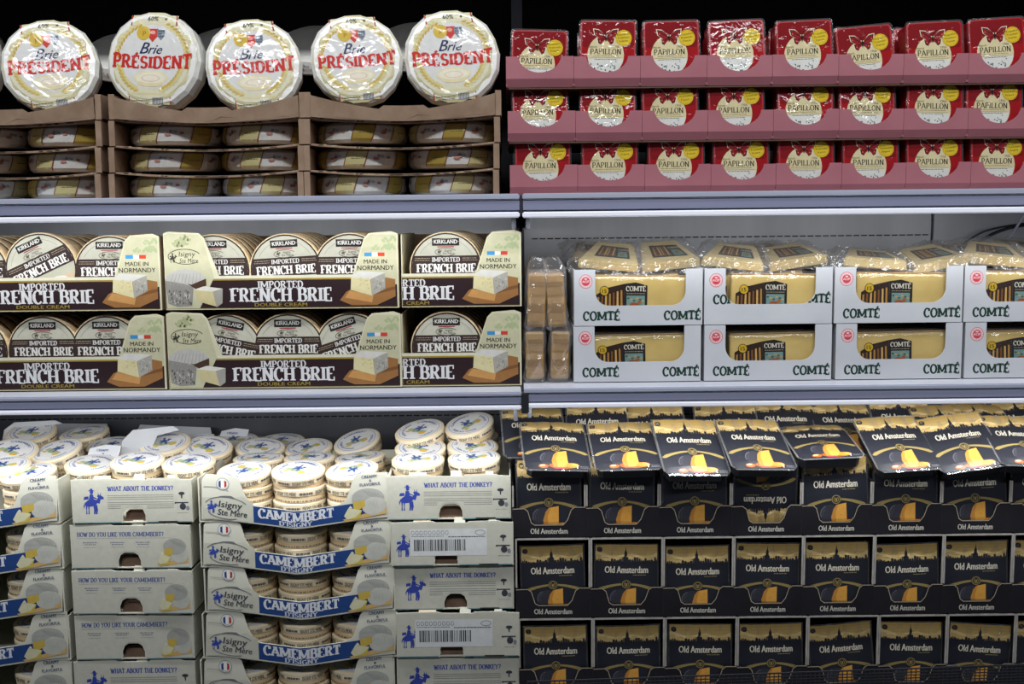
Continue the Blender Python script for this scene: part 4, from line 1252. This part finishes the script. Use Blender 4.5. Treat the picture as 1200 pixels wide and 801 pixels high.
def make_cam_front():
    """display front 222 wide, pitch 53 high; band sags in the middle"""
    t = empty('camembert_carton'); hw = 111; H = 58
    sag = lambda x, z: -13 * (1 - min(1, abs(x - 4) / 100)) ** 1.15 * (1 if z < 34 else .2)
    fx = lambda x, z, y: (x, y - 4 * (1 - min(1, abs(x) / 100)) - max(0, z - 30) * -.05, z + sag(x, z))
    pts = [(-108, 4), (-60, 4), (60, 4), (108, 4), (110, 40), (109, 61), (74, 60), (69, 54), (64, 38), (60, 31), (50, 27), (-45, 27), (-52, 31), (-58, 38), (-63, 56), (-68, 59), (-102, 61), (-106, 54)]
    panel('front_panel', pts, 1.2, M['grey_card'], t, f=fx, xs=frange(-96, 96, 16), zs=(20,))
    a = Art()
    a.face([(-52, 6), (74, 6), (86, 10), (74, 26.5), (-52, 26.5)], '#254279'); a.up()
    a.face([(-106, 5), (-47, 5), (-47, 31), (-60, 34), (-106, 32)], '#bfbeae'); a.up()
    a.rect(-52, 4.6, 108, 5.8, '#bfbeae')
    a.text('CAMEMBERT', 2, 13, 11.5, '#d3d5d8', fit=88, font='serif', thick=.28, thin=.12, sl=.09)
    a.text("D'ISIGNY", 2, 6.6, 5.4, '#c3c8d0', fit=39, font='serif', thick=.24, thin=.1, sl=.06); a.fake(-10, 14, 25, .9, '#7b8cb6', 2)
    a.up()
    a.ell(-82, 49, 7.6, 7.6, '#6f7f9c', n=20); a.up(); a.ell(-82, 49, 7, 7, '#cbcabd', n=20); a.up(); a.ell(-82, 49, 5, 5.4, '#d9d8d0', n=18)
    a.up(); a.face([(-86.6, 46), (-84, 44.5), (-84, 53.5), (-86.6, 52)], '#2c3f78'); a.face([(-77.4, 46), (-80, 44.5), (-80, 53.5), (-77.4, 52)], '#a3342c')
    a.text('Isigny', -74, 21, 8.4, '#3c4049', fit=27, shear=.2, bold=.04); a.text('Ste Mère', -72, 11, 8, '#3c4049', fit=34, shear=.2, bold=.04)
    donkey(a, -96, 13, .62, '#34489a')
    a.arc(-78, 22, 26, 12, 30, 160, 1, '#6a6d70'); a.arc(-78, 16, 22, 9.5, 190, 300, 1, '#6a6d70')
    a.arc(-104, 38, 30, 8, 20, 90, .8, '#a5a59a')
    a.text('CREAMY', 88, 54.5, 3.9, '#3a4569', bold=.05, fit=18, rot=3); a.text('&', 89, 50, 3.2, '#3a4569', bold=.05); a.text('FLAVORFUL', 89, 45, 3.8, '#3a4569', bold=.05, fit=24, rot=3)
    a.up(); s0 = Art(); cheese_pair_art(s0, 0, 0)
    for vs, fs, col, l in s0.P: a.P.append(([(56 + x * .88, 8 + y * .74) for x, y in vs], fs, col, a.l + l))
    keep = lambda x, z: z < 62
    a.build('printed_face', M['print'], t, f=lambda u, v, w_: (lambda q: (q[0], q[1] - w_, q[2]))(fx(u, v, 0)), xs=frange(-96, 96, 16), zs=(20,), base=.15, eps=.05)
    d = 170
    for s in (-1, 1):
        x0, x1 = sorted((s * hw, s * (hw - 1.4)))
        box('side_wall', x0, x1, .5, d, .6, 56, M['grey_card'], t)
    box('carton_floor', -hw + 1.5, hw - 1.5, .6, d - 1.5, .6, 1.8, M['grey_card'], t)
    box('back_wall', -hw + 1.5, hw - 1.5, d - 1.4, d, .6, 52, M['grey_card'], t)
    return t


def make_cam_end(kind, H=55):
    """closed end 150 wide with a torn thumb hole"""
    t = empty('camembert_carton'); hw = 74.5
    hole = [(-14, .6), (-14, 10), (-11, 17), (-6, 20), (6, 20), (11, 17), (14, 10), (14, .6)]
    pts = [(-hw, .6)] + hole + [(hw, .6), (hw, H - 2), (60, H - 1.4), (58, H), (20, H - .4), (18, H - 2), (-20, H - 1.5), (-24, H), (-60, H - .6), (-hw, H - 1)]
    cx = {'donkey': 14, 'how': 10, 'code': 4}[kind]
    pts = [(x + (cx - 12 if (i > 0 and i < 9) else 0), z) for i, (x, z) in enumerate(pts)]
    panel('end_panel', pts, 1.3, M['grey_card'], t)
    hx = cx - 12
    panel('hole_flap', [(hx - 13, 1), (hx + 13, 1), (hx + 13, 11), (hx + 9, 14), (hx - 9, 14), (hx - 13, 11)], 1, M['kraft_dark'], t, f=lambda x, z, y: (x, 4 + y + z * .5, z))
    a = Art()
    a.face([(-73.5, 1.2), (hx - 15.5, 1.2), (hx - 15.5, 12), (hx - 12, 19), (hx - 6, 21.5), (hx - 6, H - 2.5), (-73.5, H - 2.5)], '#c2c1b2')
    a.face([(hx + 15.5, 1.2), (73.5, 1.2), (73.5, H - 3), (hx - 6, H - 2.5), (hx - 6, 21.5), (hx + 6, 21.5), (hx + 12, 19), (hx + 15.5, 12)], '#c2c1b2'); a.up()
    if kind == 'donkey':
        donkey(a, -50, 12, 1.25, '#36479a')
        a.text('WHAT ABOUT THE DONKEY?', 11, H - 15, 5.4, '#3f4f97', fit=82, font='serif', thick=.26, thin=.12, sl=.08)
        for i, y in enumerate((34, 31.6, 29.2, 25.5, 23, 20.6, 18.2)):
            a.fake(-30, 52 if y > 20.7 or True else 30, y, .9, '#8c8d85', i, .93) if not (y < 21) else (a.fake(-30, hx - 16, y, .9, '#8c8d85', i, .93), a.fake(hx + 16, 52, y, .9, '#8c8d85', i + 40, .93))
    if kind == 'code':
        donkey(a, -60, 12, 1.1, '#36479a')
        a.up(); a.rect(-52, 13, 42, 46, '#d2d4d2'); a.up()
        r = random.Random(12); x = -47
        while x < 16:
            w_ = r.choice((.6, .6, 1.1, 1.6)); a.rect(x, 19, x + w_, 33, '#3b3c40'); x += w_ + r.choice((.6, .9, 1.4))
        for i in range(9): a.line(rrect(-50 + i * 5.2, 39, -46.8 + i * 5.2, 43.5, .8, 1) + [(-46.8 + i * 5.2, 42)], .55, '#6c6f74')
        a.arc(34, 41, 6, 3, 0, 360, .6, '#6c6f74'); a.fake(-50, -10, 36.5, .8, '#6c6f74', 3); a.fake(-5, 40, 35.5, 1.2, '#4d5055', 4)
    if kind in ('donkey', 'code'):
        a.up(); a.ell(62, 36, 4, 2, '#3d3f46', n=12); a.face([(61, 34), (63, 34), (62.6, 30), (61.4, 30)], '#3d3f46')
        a.face([(55, 24), (70, 24), (70, 25.5), (55, 25.5)], '#3d3f46'); a.ell(54, 24.6, 1.2, 1.2, '#3d3f46', n=8); a.ell(63, 20, 4, 4.2, '#3d3f46', n=10); a.ell(69, 18, 2.2, 3, '#7e8085', n=8)
        a.fake(56, 70, 12, .7, '#8c8d85', 9)
    if kind == 'how':
        a.text('HOW DO YOU LIKE YOUR CAMEMBERT?', -12, H - 15, 5.2, '#4a598f', fit=108, font='serif', thick=.24, thin=.11, sl=.07)
        for i, x in enumerate((-50, -16, 16)):
            a.fake(x - 9, x + 9, H - 23, 1.1, '#7d8090', i); a.fake(x - 7, x + 7, H - 25.4, 1.1, '#7d8090', i + 4); a.fake(x - 8, x + 8, H - 28.5, .7, '#9c9d96', i + 8)
        a.fake(-66, 52, H - 17.5, .7, '#a2a39a', 5)
        a.up(); s0 = Art(); cheese_pair_art(s0, 0, 0)
        for vs, fs, col, l in s0.P: a.P.append(([(32 + x * .68, 6 + y * .68) for x, y in vs], fs, col, a.l + l))
    a.rect(-73, 1, hx - 16, 2.0, '#5f8b93'); a.rect(hx + 16, 1, 73, 2.0, '#5f8b93')
    a.up(); a.rect(32, .8, 56, 2.6, '#26302f') if kind != 'how' else None
    a.build('printed_face', M['print'], t, base=.15)
    d = 220
    for s in (-1, 1):
        x0, x1 = sorted((s * hw, s * (hw - 1.4)))
        box('side_wall', x0, x1, 1.5, d, .6, H - 3, M['grey_card'], t)
    box('carton_floor', -hw + 1.5, hw - 1.5, 1.6, d - 1.5, .3, 1.6, M['grey_card'], t)
    box('back_wall', -hw + 1.5, hw - 1.5, d - 1.4, d, .6, H - 3, M['grey_card'], t)
    # small board tabs standing along the top edge
    for x0, x1, hh in ((2, 16, 3.4), (44, 54, 2.4), (-48, -26, 2)):
        panel('board_tab', [(x0, H - 4), (x1, H - 4), (x1 - .6, H + hh), (x0 + .8, H + hh)], 1.1, M['edge'] if x0 < 0 else M['grey_card'], t, f=lambda x, z, y: (x, 1.8 + y + max(0, z - H + 4) * .5, z))
    return t


CF = Proto(make_cam_front(), 'carton', 'blue-banded camembert cartons')
CE = {k: Proto(make_cam_end(k), 'carton', 'camembert cartons turned end-on') for k in ('donkey', 'how', 'code')}
CR = Proto(make_cam_round(), 'cheese', 'wooden camembert rounds')
zb3 = ZR[3, 0] + .0005
LV = ['bottom', 'fourth down', 'third down', 'second down', 'top']
bot = [826, 771, 717, 664, 611]          # picture line of every layer, third stack
zl = [zb3]
for y in bot[1:]: zl.append(W(340, y, 0).z)
hs = [zl[i + 1] - zl[i] for i in range(4)] + [zl[4] - zl[3]]


def wscale(a, b, py, wl): A, B = W(a, py, 0), W(b, py, 0); return (A.x + B.x) / 2, (B.x - A.x - .0008) / (wl * K)


ends2 = [(87, 229, 'donkey'), (88, 227, 'how'), (85, 226, 'how'), (82.5, 223.5, 'how'), (84, 225, 'donkey')]
ends4 = [(465, 609, 'donkey'), (465, 609, 'code'), (461, 602.5, 'donkey'), (459, 602, 'code'), (453, 599, 'donkey')]
f3 = [(235, 463), (237, 466), (239, 463), (234, 459), (232, 457)]
f1 = [(-140, 85), (-143, 82), (-150, 75), (-152, 73), (-156, 69)]
for lv in range(5):
    py = bot[lv] - 25
    for st, (a, b, kd) in ((2, ends2[lv]), (4, ends4[lv])):
        cx, s = wscale(a, b, py, 149)
        dy = random.uniform(-.004, .004)
        CE[kd].put((cx, dy, zl[lv]), 'camembert carton end %s, %s in the %s stack' % ({'donkey': 'with blue donkey rider', 'how': 'with small cheese picture', 'code': 'with white barcode sticker'}[kd], LV[lv], {2: 'second', 4: 'fourth'}[st]),
                   rot=(0, 0, R(random.uniform(-.8, .8))), sc=(s, 1, (hs[lv] - .0012) / (55 * K)))
    for st, (a, b) in ((1, f1[lv]), (3, f3[lv])):
        cx, s = wscale(a, b, py, 222)
        CF.put((cx, 0, zl[lv]), 'blue-banded camembert carton, %s in the %s stack' % (LV[lv], {1: 'leftmost', 3: 'third'}[st]), sc=(s, 1, (hs[lv] - .0012) / (57 * K)))
        nz = 3 if lv == 4 else 2
        for row in range(2 if lv < 4 else 3):
            if row == 2: nz = 2
            for c in range(3):
                if st == 1 and c < 2: continue
                for k in range(nz if row == 0 or lv == 4 else 1):
                    x = cx + (c - 1) * 66.5 * K + random.uniform(-1, 1) * K
                    hh = 17.9 * 1.0 * K
                    CR.put((x + row * .001, .038 * 1 + .0 + 32 * K * 0 + .018 + row * 67 * K, zl[lv] + 2.6 * K + k * (hh + .0004)),
                           'wooden camembert round, %s layer, %s row, %s column of the %s carton, %s stack' % (['lowest', 'middle', 'top'][k], ['front', 'second', 'third'][row], ['left', 'centre', 'right'][c], LV[lv], {1: 'leftmost', 3: 'third'}[st]),
                           rot=(R((9 if k == 2 else 0) * (row == 0) * (lv == 4)), R((0, 0, -5)[c] * (k == 2)), R(random.uniform(-170, 170))), order='ZYX')
# rounds heaped on the end-on cartons and at the back: picture centre, depth, tilt, roll
heap = [
    (490, 545, .06, 6, 0, 'front left on the fourth stack'), (556, 543, .06, 6, -2, 'front right on the fourth stack'),
    (493, 531, .12, 12, 0, 'second row left on the fourth stack'), (554, 529, .12, 12, 2, 'second row right on the fourth stack'),
    (493, 510, .17, 14, -10, 'tilted topmost left on the fourth stack'), (551, 503, .17, 16, -11, 'tilted topmost right on the fourth stack'),
    (494, 519, .26, 5, 0, 'rear left on the fourth stack'), (556, 516, .26, 5, 0, 'rear right on the fourth stack'),
    (420, 522, .27, 18, -12, 'rearmost right behind the third stack, leaning'), (362, 530, .26, 10, -3, 'rear centre behind the third stack'), (305, 530, .24, 10, 3, 'rear left behind the third stack'),
    (243, 530, .20, 16, 6, 'between the second and third stacks at the back'), (195, 525, .20, 16, -2, 'upright-looking one behind the second stack carton'),
    (162, 546, .08, 8, 0, 'front left on the second stack'), (222, 548, .08, 8, 0, 'front right on the second stack'), (108, 550, .10, 8, 4, 'far left on the second stack'),
    (68, 534, .16, 16, -8, 'with visible side lettering left of the tall white flap'), (14, 534, .15, 16, 6, 'cut by the left picture edge, rear'), (38, 512, .28, 16, 0, 'under the white flap at far left'),
    (100, 513, .30, 8, -4, 'far back behind the left carton'), (5, 552, .08, 8, 0, 'cut by the left picture edge, front'), (132, 528, .24, 10, 0, 'behind the small white flap'),
    (275, 521, .32, 6, 0, 'far back behind the third stack left'), (330, 522, .33, 6, 0, 'far back behind the third stack centre')]
for px, py, y, tl, rl, lab in heap:
    CR.put(W(px, py, y), 'camembert round with donkey label, ' + lab, rot=(R(tl), R(rl), R(random.uniform(-40, 60))), order='ZYX', centre=(0, 0, 9), group='camembert rounds heaped on top')
    # rounds beneath carry the heap
    q = W(px, py, y)
    n = int((q.z - 9 * K - (zl[4] + .01)) / (18.2 * K))
# rear cartons that carry the back rounds, each with raised white flaps
def make_rear(wd, d, H, flap):
    t = empty('camembert_carton'); hw = wd / 2
    for s in (-1, 1):
        x0, x1 = sorted((s * hw, s * (hw - 1.4)))
        box('side_wall', x0, x1, 0, d, 0, H, M['white_card'], t)
    box('carton_floor', -hw + 1.5, hw - 1.5, 0, d, 0, 1.4, M['white_card'], t)
    box('front_wall', -hw + 1.5, hw - 1.5, 0, 1.4, 1.5, H, M['white_card'], t)
    box('back_wall', -hw + 1.5, hw - 1.5, d - 1.4, d, 1.5, H + 2, M['white_card'], t)
    panel('raised_flap', [(-hw + 4, H), (hw - 4, H + 2), (hw - 12, H + flap), (-hw + 16, H + flap + 3)], 1.1, M['white_card'], t, f=lambda x, z, y: (x, d - 1 + y + (z - H) * .35, z))
    return t
RC = Proto(make_rear(150, 90, 50, 26), 'carton', 'white cartons at the back of the camembert shelf')
zrear = W(300, 545, .3).z
for px, lab, rz, dz in ((50, 'behind the leftmost stack, its flap raised highest', 3, 6), (170, 'behind the second stack with a bent flap', -6, 2), (262, 'between the second and third stacks', 3, -14), (545, 'behind the fourth stack', 0, -14)):
    p = W(px, 545, .33)
    RC.put((p.x, .355, p.z - 44 * K + dz * K), 'open white carton ' + lab, rot=(0, 0, R(rz)), sc=(.9, .9, 1))
# folded board pieces standing among the rounds
def make_flap():
    t = empty('board_piece')
    panel('board', [(-26, 0), (24, 2), (28, 22), (4, 25), (-20, 20)], 1.1, M['white_card'], t, f=lambda x, z, y: (x, y + z * .35 + .01 * x * x * .2, z))
    a = Art(); a.text('CREAMY', 0, 15, 3.6, '#3a4569', bold=.05, rot=-3); a.text('&', 1, 10.5, 3, '#3a4569', bold=.05); a.text('FLAVORFUL', 1, 6, 3.6, '#3a4569', bold=.05, rot=-3)
    a.build('printed_face', M['print'], t, f=lambda u, v, w_: (u, -w_ + v * .35 + .002 * u * u, v), xs=frange(-20, 20, 6), base=.25)
    return t
FP = Proto(make_flap(), 'carton flap', 'board flaps among the rounds')
for px, py, y, rz, sc, lab in ((120, 540, .14, 8, .8, 'small white printed flap standing left of the donkey-topped round'), (272, 519, .33, 0, .8, 'torn white flap standing behind the third stack rounds'), (238, 519, .36, -10, .55, 'short white flap standing at the back between second and third stacks')):
    FP.put(W(px, py, y), lab, rot=(0, 0, R(rz)), sc=sc)
panel_art = None
def make_bigflap():
    t = empty('carton_flap')
    panel('board', [(0, 0), (34, 2), (50, 34), (78, 40), (70, 46), (20, 44), (6, 30)], 1.2, M['white_card'], t, f=lambda x, z, y: (x, y - z * .1 + .3 * x, z), xs=(20, 40, 60))
    return t
BF = Proto(make_bigflap(), 'carton flap', 'board flaps among the rounds')
BF.put(W(140, 541, .17), 'large bent white flap rising behind the round of the second stack', sc=.95)
BF.put(W(2, 522, .30), 'large pale flap leaning behind the round at far left', rot=(0, 0, R(-12)), sc=(1.05, 1, .75))
# ------------------------------------------------------------------ black cheese packs in black cartons
SKY = []
_r = random.Random(21); x_ = -39.0
while x_ < 39:
    w0 = _r.uniform(1.2, 3.4); SKY.append((x_, min(39, x_ + w0), 66 + _r.uniform(-1.3, 3.2) + (1.5 if abs(x_) < 12 else 0))); x_ += w0


def black_art():
    a = Art()
    a.rect(-38, 2, 38, 68, '#20222a'); a.grad(-38, 65, 38, 86, '#c9ad72', '#a08449', 5); a.up()  # black lifted to slate in the colour, for the foil's glossy haze
    a.face([(-38, 78), (-14, 71), (4, 76), (24, 70), (38, 76), (38, 70), (-38, 70)], '#d6bd84'); a.up(2)
    for x0, x1, h in SKY:
        a.face([(max(x0, -38), 62), (min(x1, 38), 62), (min(x1, 38) - .2, h), ((x0 + x1) / 2, h + _r.uniform(.2, 1.6)), (max(x0, -38) + .2, h)], '#20222a')
    a.face([(-4.5, 65), (3, 65), (2, 71), (1, 71.5), (.8, 76), (-.4, 79), (-.9, 84), (-1.5, 79), (-2.6, 76), (-2.8, 71.5), (-4, 71)], '#20222a')
    a.up()
    a.text('Old Amsterdam', 0, 50, 9.2, '#cfc8b4', fit=53, bold=.05); a.fake(8, 24, 47, .8, '#8f8157', 3)
    # ribbon and seal
    a.face([(-38, 27)] + [(x, 37 - ((x) / 36) ** 2 * 7) for x in range(-34, -5, 7)] + [(x, 34.5 - ((x) / 36) ** 2 * 10) for x in range(-6, -35, -7)] , '#8b7a49')
    a.face([(38, 27)] + [(x, 37 - ((x) / 36) ** 2 * 7) for x in range(34, 5, -7)] + [(x, 34.5 - ((x) / 36) ** 2 * 10) for x in range(6, 35, 7)], '#8b7a49')
    a.up(); a.ell(0, 35.5, 5.6, 5.4, '#8b7a49', n=18); a.up(); a.ell(0, 35.5, 4.6, 4.4, '#1e1c20', n=18); a.up(); a.arc(0, 35.5, 3, 3, 120, 420, .7, '#8b7a49', 12)
    a.face([(-1, 33.5), (1, 33.5), (1.6, 37.5), (0, 36.5), (-1.6, 37.5)], '#8b7a49')
    # waxed wheel, wedge and shavings
    a.ell(-8, 17, 12, 12.5, '#303037', n=22); a.up(); a.arc(-10, 18, 9.5, 10, 110, 200, 1.2, '#56565f', 10); a.arc(-10, 18, 6.5, 7.5, 120, 200, .6, '#4a4a52', 8)
    a.ell(6, 7, 17, 4.6, '#9c4f1a', n=16); a.ell(-17, 6, 6, 3, '#a8571f', n=10); a.up()
    a.face([(-5.5, 5), (-7, 14), (-4, 24), (0, 29), (12, 31), (12, 6), (4, 4)], '#cc9440'); a.ell(17, 7.5, 8, 3.4, '#c97f2c', n=12); a.up()
    a.face([(-5.5, 5), (-7, 14), (-4, 24), (0, 29), (2, 29.4), (-1.6, 18), (-.5, 4.6)], '#b27a34'); a.ell(5, 17, 1, .8, '#bb8026', n=6); a.ell(8, 24, .8, .6, '#bb8026', n=6)
    a.ell(20, 8.5, 4, 1.5, '#e0a24a', n=8); a.ell(-18, 7, 3.4, 1.3, '#d8b98a', n=8)
    a.rect(-5, -.0 + 2.3, 5, 4.4, '#a8354c'); a.rect(22, 3, 23.2, 8, '#cfcfcf'); a.fake(26, 36, 5.6, .7, '#7d7d80', 7); a.fake(26, 36, 3.6, .7, '#7d7d80', 8)
    return a


def make_black(curl=0, foil='print_foil'):
    t = empty('cheese_pack')
    hw = 39
    out = [(-33, 0), (33, 0), (39, 7), (39, 87), (-39, 87), (-39, 7)]
    cv = lambda x, z: -1.8 * (1 - (x / 39) ** 2) * min(1, z / 12) + (max(0, z - 66) ** 1.5) * .035 * curl + (.5 * math.sin(x * .32 + curl)) * (z > 70)
    fx = lambda x, z, y: (x, cv(x, z) + y, z)
    panel('film_flange', out, .5, M['film'], t, f=lambda x, z, y: (x * 1.03, cv(x, z) + .1 + y, z * 1.012 - .5), xs=frange(-30, 30, 6), zs=(12, 70, 80))
    body = [(-30, 3), (30, 3), (35, 8), (36, 66), (30, 72), (-30, 72), (-36, 66), (-35, 8)]
    panel('tray', body, 13, M['black_plastic'], t, f=lambda x, z, y: (x, .9 + y, z))
    a = black_art()
    # lower corners are cut, hanging hole top left
    def keep(x, z): return not (z < 8 and abs(x) > 33 + (z - 2)) and math.hypot(x + 33, z - 80) > 2.6 and z > 1
    a.build('label', M[foil], t, f=lambda u, v, w_: (u, cv(u, v) - w_, v), xs=frange(-36, 36, 12), zs=[3, 5, 7, 9, 12, 66, 70, 74, 78, 82], keep=keep, base=.1, eps=.04)
    b = Art(); b.arc(-33, 80, 2.8, 2.8, 0, 360, .8, '#2a2118', 14)
    b.build('hanging_hole', M['print'], t, f=lambda u, v, w_: (u, cv(u, v) - w_, v), base=.9)
    return t


def make_black_case(full=True):
    """carton 83 wide with dipped front, 92 pitch; tall side walls"""
    t = empty('black_carton'); hw = 41.5
    front = [(-hw, .5), (hw, .5), (hw, 34), (29, 34), (25, 31), (21, 20), (16, 14.5), (-16, 14.5), (-20, 17), (-24, 30), (-28, 33), (-hw, 33)]
    panel('front_panel', front, 1.3, M['black_card'], t)
    a = Art()
    a.text('Old Amsterdam', 0, 4.4, 6.4, '#c4c0b4', fit=42, bold=.05)
    e = front[2:]
    a.line([(-hw + .4, 32.3)] + [(x, z - .4) for x, z in front[::-1][:-2]][1:], .8, '#a79b85')
    for s in (-1, 1): a.line([(s * (hw - .3), 1), (s * (hw - .3), 32)], .5, '#2f2d30')
    a.build('printed_face', M['print'], t, base=.12)
    d = 200
    for s in (-1, 1):
        x0, x1 = sorted((s * hw, s * (hw - 1.1)))
        bm = bmesh.new(); box_bm(bm, x0, x1, 1.4, d, .5, 88 if full else 60)
        from_bm('side_wall', bm, M['black_card'], t)
        box('wall_edge', *sorted((s * hw, s * (hw - 1.9))), 0.2, 1.3, 34.5, 89.5 if full else 58, M['edge_grey'], t)
    if full: panel('rim_strip', [(-hw + 2, 88), (hw - 2, 88), (hw - 2, 89.8), (0, 90.2), (-hw + 2, 89.8)], 6, M['edge_grey'], t)
    box('carton_floor', -hw + 1.3, hw - 1.3, 1.4, d, .5, 1.8, M['black_card'], t)
    box('back_wall', -hw + 1.3, hw - 1.3, d - 1.2, d, 2, 88 if full else 60, M['black_card'], t)
    return t


M['edge_grey'] = mat_plain('grey_board_edge', '#8e8a84', '#aba69e', 0.7, 60)
BK = Proto(make_black(0), 'cheese', 'black cheese packs standing in the cartons')
BT = [Proto(make_black(c, 'print_foil'), 'cheese', 'black cheese packs lying on top') for c in (0, 1, -.7)]
BV = [BK, Proto(make_black(.5), 'cheese', 'black cheese packs standing in the cartons'), Proto(make_black(-.6), 'cheese', 'black cheese packs standing in the cartons')]
BX = Proto(make_black_case(), 'carton', 'black cartons of cheese packs')
BX2 = Proto(make_black_case(False), 'carton', 'black cartons of cheese packs')
xe = [  # carton edges in the picture, by row from the bottom
    ([608, 695, 779, 863.5, 946, 1029, 1109, 1189, 1270], 816),
    ([604, 692, 777, 859.5, 941, 1024, 1105, 1186, 1268], 723),
    ([600, 686.5, 772.5, 857, 939.5, 1022, 1103.5, 1184.5, 1266], 630)]
zo = [ZR[3, 1] + .0005, W(900, 721, 0).z, W(900, 627, 0).z]
hb = zo[2] - zo[1]
RN = ['bottom', 'middle', 'top']
tw = {(1, 1): .8, (1, 2): -.6, (1, 3): 1, (0, 1): -1.2, (0, 2): .7, (0, 3): -.8, (2, 1): 1.2, (2, 4): -2, (2, 5): .8, (2, 6): -2.2, (1, 5): -1.5, (0, 4): -5, (0, 6): 4, (0, 0): -1, (1, 0): -1.5, (2, 2): 0, (0, 5): 1, (1, 6): -1, (2, 4): -2, (2, 0): 0, (2, 3): 0}
for r_ in range(3):
    xs_, yy = xe[r_]
    for c in range(8):
        a, b = W(xs_[c], yy - 40 - c * .8, 0), W(xs_[c + 1], yy - 40 - c * .8, 0)
        s = (b.x - a.x - .0006) / (83 * K); cx = (a.x + b.x) / 2
        hrow = [zo[1] - zo[0], hb, hb][r_]
        where = '%s row, %s from the left' % (RN[r_], ORD[c])
        (BX2 if r_ == 2 else BX).put((cx, 0, zo[r_]), 'black dipped-front carton, ' + where, sc=(s, 1, (hrow - .001) / (90 * K)))
        for k in range(3):
            if r_ < 2 and k: continue
            ang = tw.get((r_, c), 0) if k == 0 else random.uniform(-3, 3)
            flip = (r_, c, k) == (2, 3, 0)
            h = [.96, .96, 1.0][r_]
            if flip:
                BK.put((cx, .011, zo[r_] + 52 * K), 'black pack standing upside down in the top row, fourth from the left', rot=(R(-4), R(180), 0), sc=.97, centre=(0, 0, 44))
            else:
                BV[(r_ * 5 + c * 2 + k) % 3].put((cx, .010 + k * .034, zo[r_] + (48 + (3 if r_ == 2 else 0) - (3 if (r_, c) in ((1, 2), (1, 5), (0, 6)) else 0)) * K), 'black pack with gold skyline, %s%s' % (['front of the ', 'second in the ', 'third in the '][k], where),
                       rot=(R(-5 if r_ == 2 else -3), R(ang), 0), sc=(.975 * s / 1.0 if s < 1.02 else .99, 1, h), centre=(0, 0, 44))
# packs lying on top: picture centre, depth, tilt from lying, roll, turn, kind
top = [(650, 517, .035, 30, 3, 6, 1, 'first from left at the front'), (731, 518, .03, 27, 0, 4, 0, 'second from left at the front, corner lifted'),
       (809, 520, .02, 34, 3, 8, 2, 'third from left at the front, hanging lowest'), (885, 516, .03, 30, 3, 8, 0, 'fourth from left at the front, above the upside-down pack'),
       (961, 512, .05, 16, -1, 4, 1, 'fifth from left at the front, lying flattest'), (1051, 515, .03, 34, -1, 8, 0, 'sixth from left at the front'),
       (1126, 514, .03, 34, -7, 2, 2, 'seventh from left at the front'), (1196, 512, .03, 30, 3, 2, 0, 'eighth at the front, cut by the right picture edge'),
       (625, 495, .13, 12, 0, 4, 1, 'behind the first, at far left'), (700, 489, .15, 22, -2, -4, 0, 'behind, between the first and second'), (768, 492, .15, 14, -3, 0, 2, 'behind, between the second and third'),
       (852, 488, .16, 14, -4, -6, 0, 'behind, between the third and fourth'), (922, 484, .17, 24, 0, 0, 1, 'behind, left of the fifth'), (990, 486, .17, 18, 2, 4, 0, 'behind, right of the fifth'),
       (1059, 480, .18, 26, 1, 2, 2, 'behind the sixth, steepest of the rear packs'), (1112, 491, .16, 12, 0, 6, 0, 'behind the seventh, mostly hidden'), (1150, 486, .17, 14, 3, 0, 1, 'behind, right of the seventh'), (1200, 480, .19, 18, -2, 2, 0, 'rearmost at the right picture edge')]
for px, py, y, tl, rl, tn, k, lab in top:
    front = y < .1
    if y > .1: py = (py - 486) * .6 + 500; y -= .04; tl = tl * .7 + 26
    else: py += 4
    BT[k].put(W(px, py, y), 'black pack on top, ' + lab, rot=(R(-90 + tl), R(0), R(tn)) if False else (R(-(90 - tl)), R(rl), R(tn)), sc=1.03 if front else 1.0, centre=(0, 0, 44),
              group='black packs lying at the front on top' if front else 'black packs lying at the back on top')
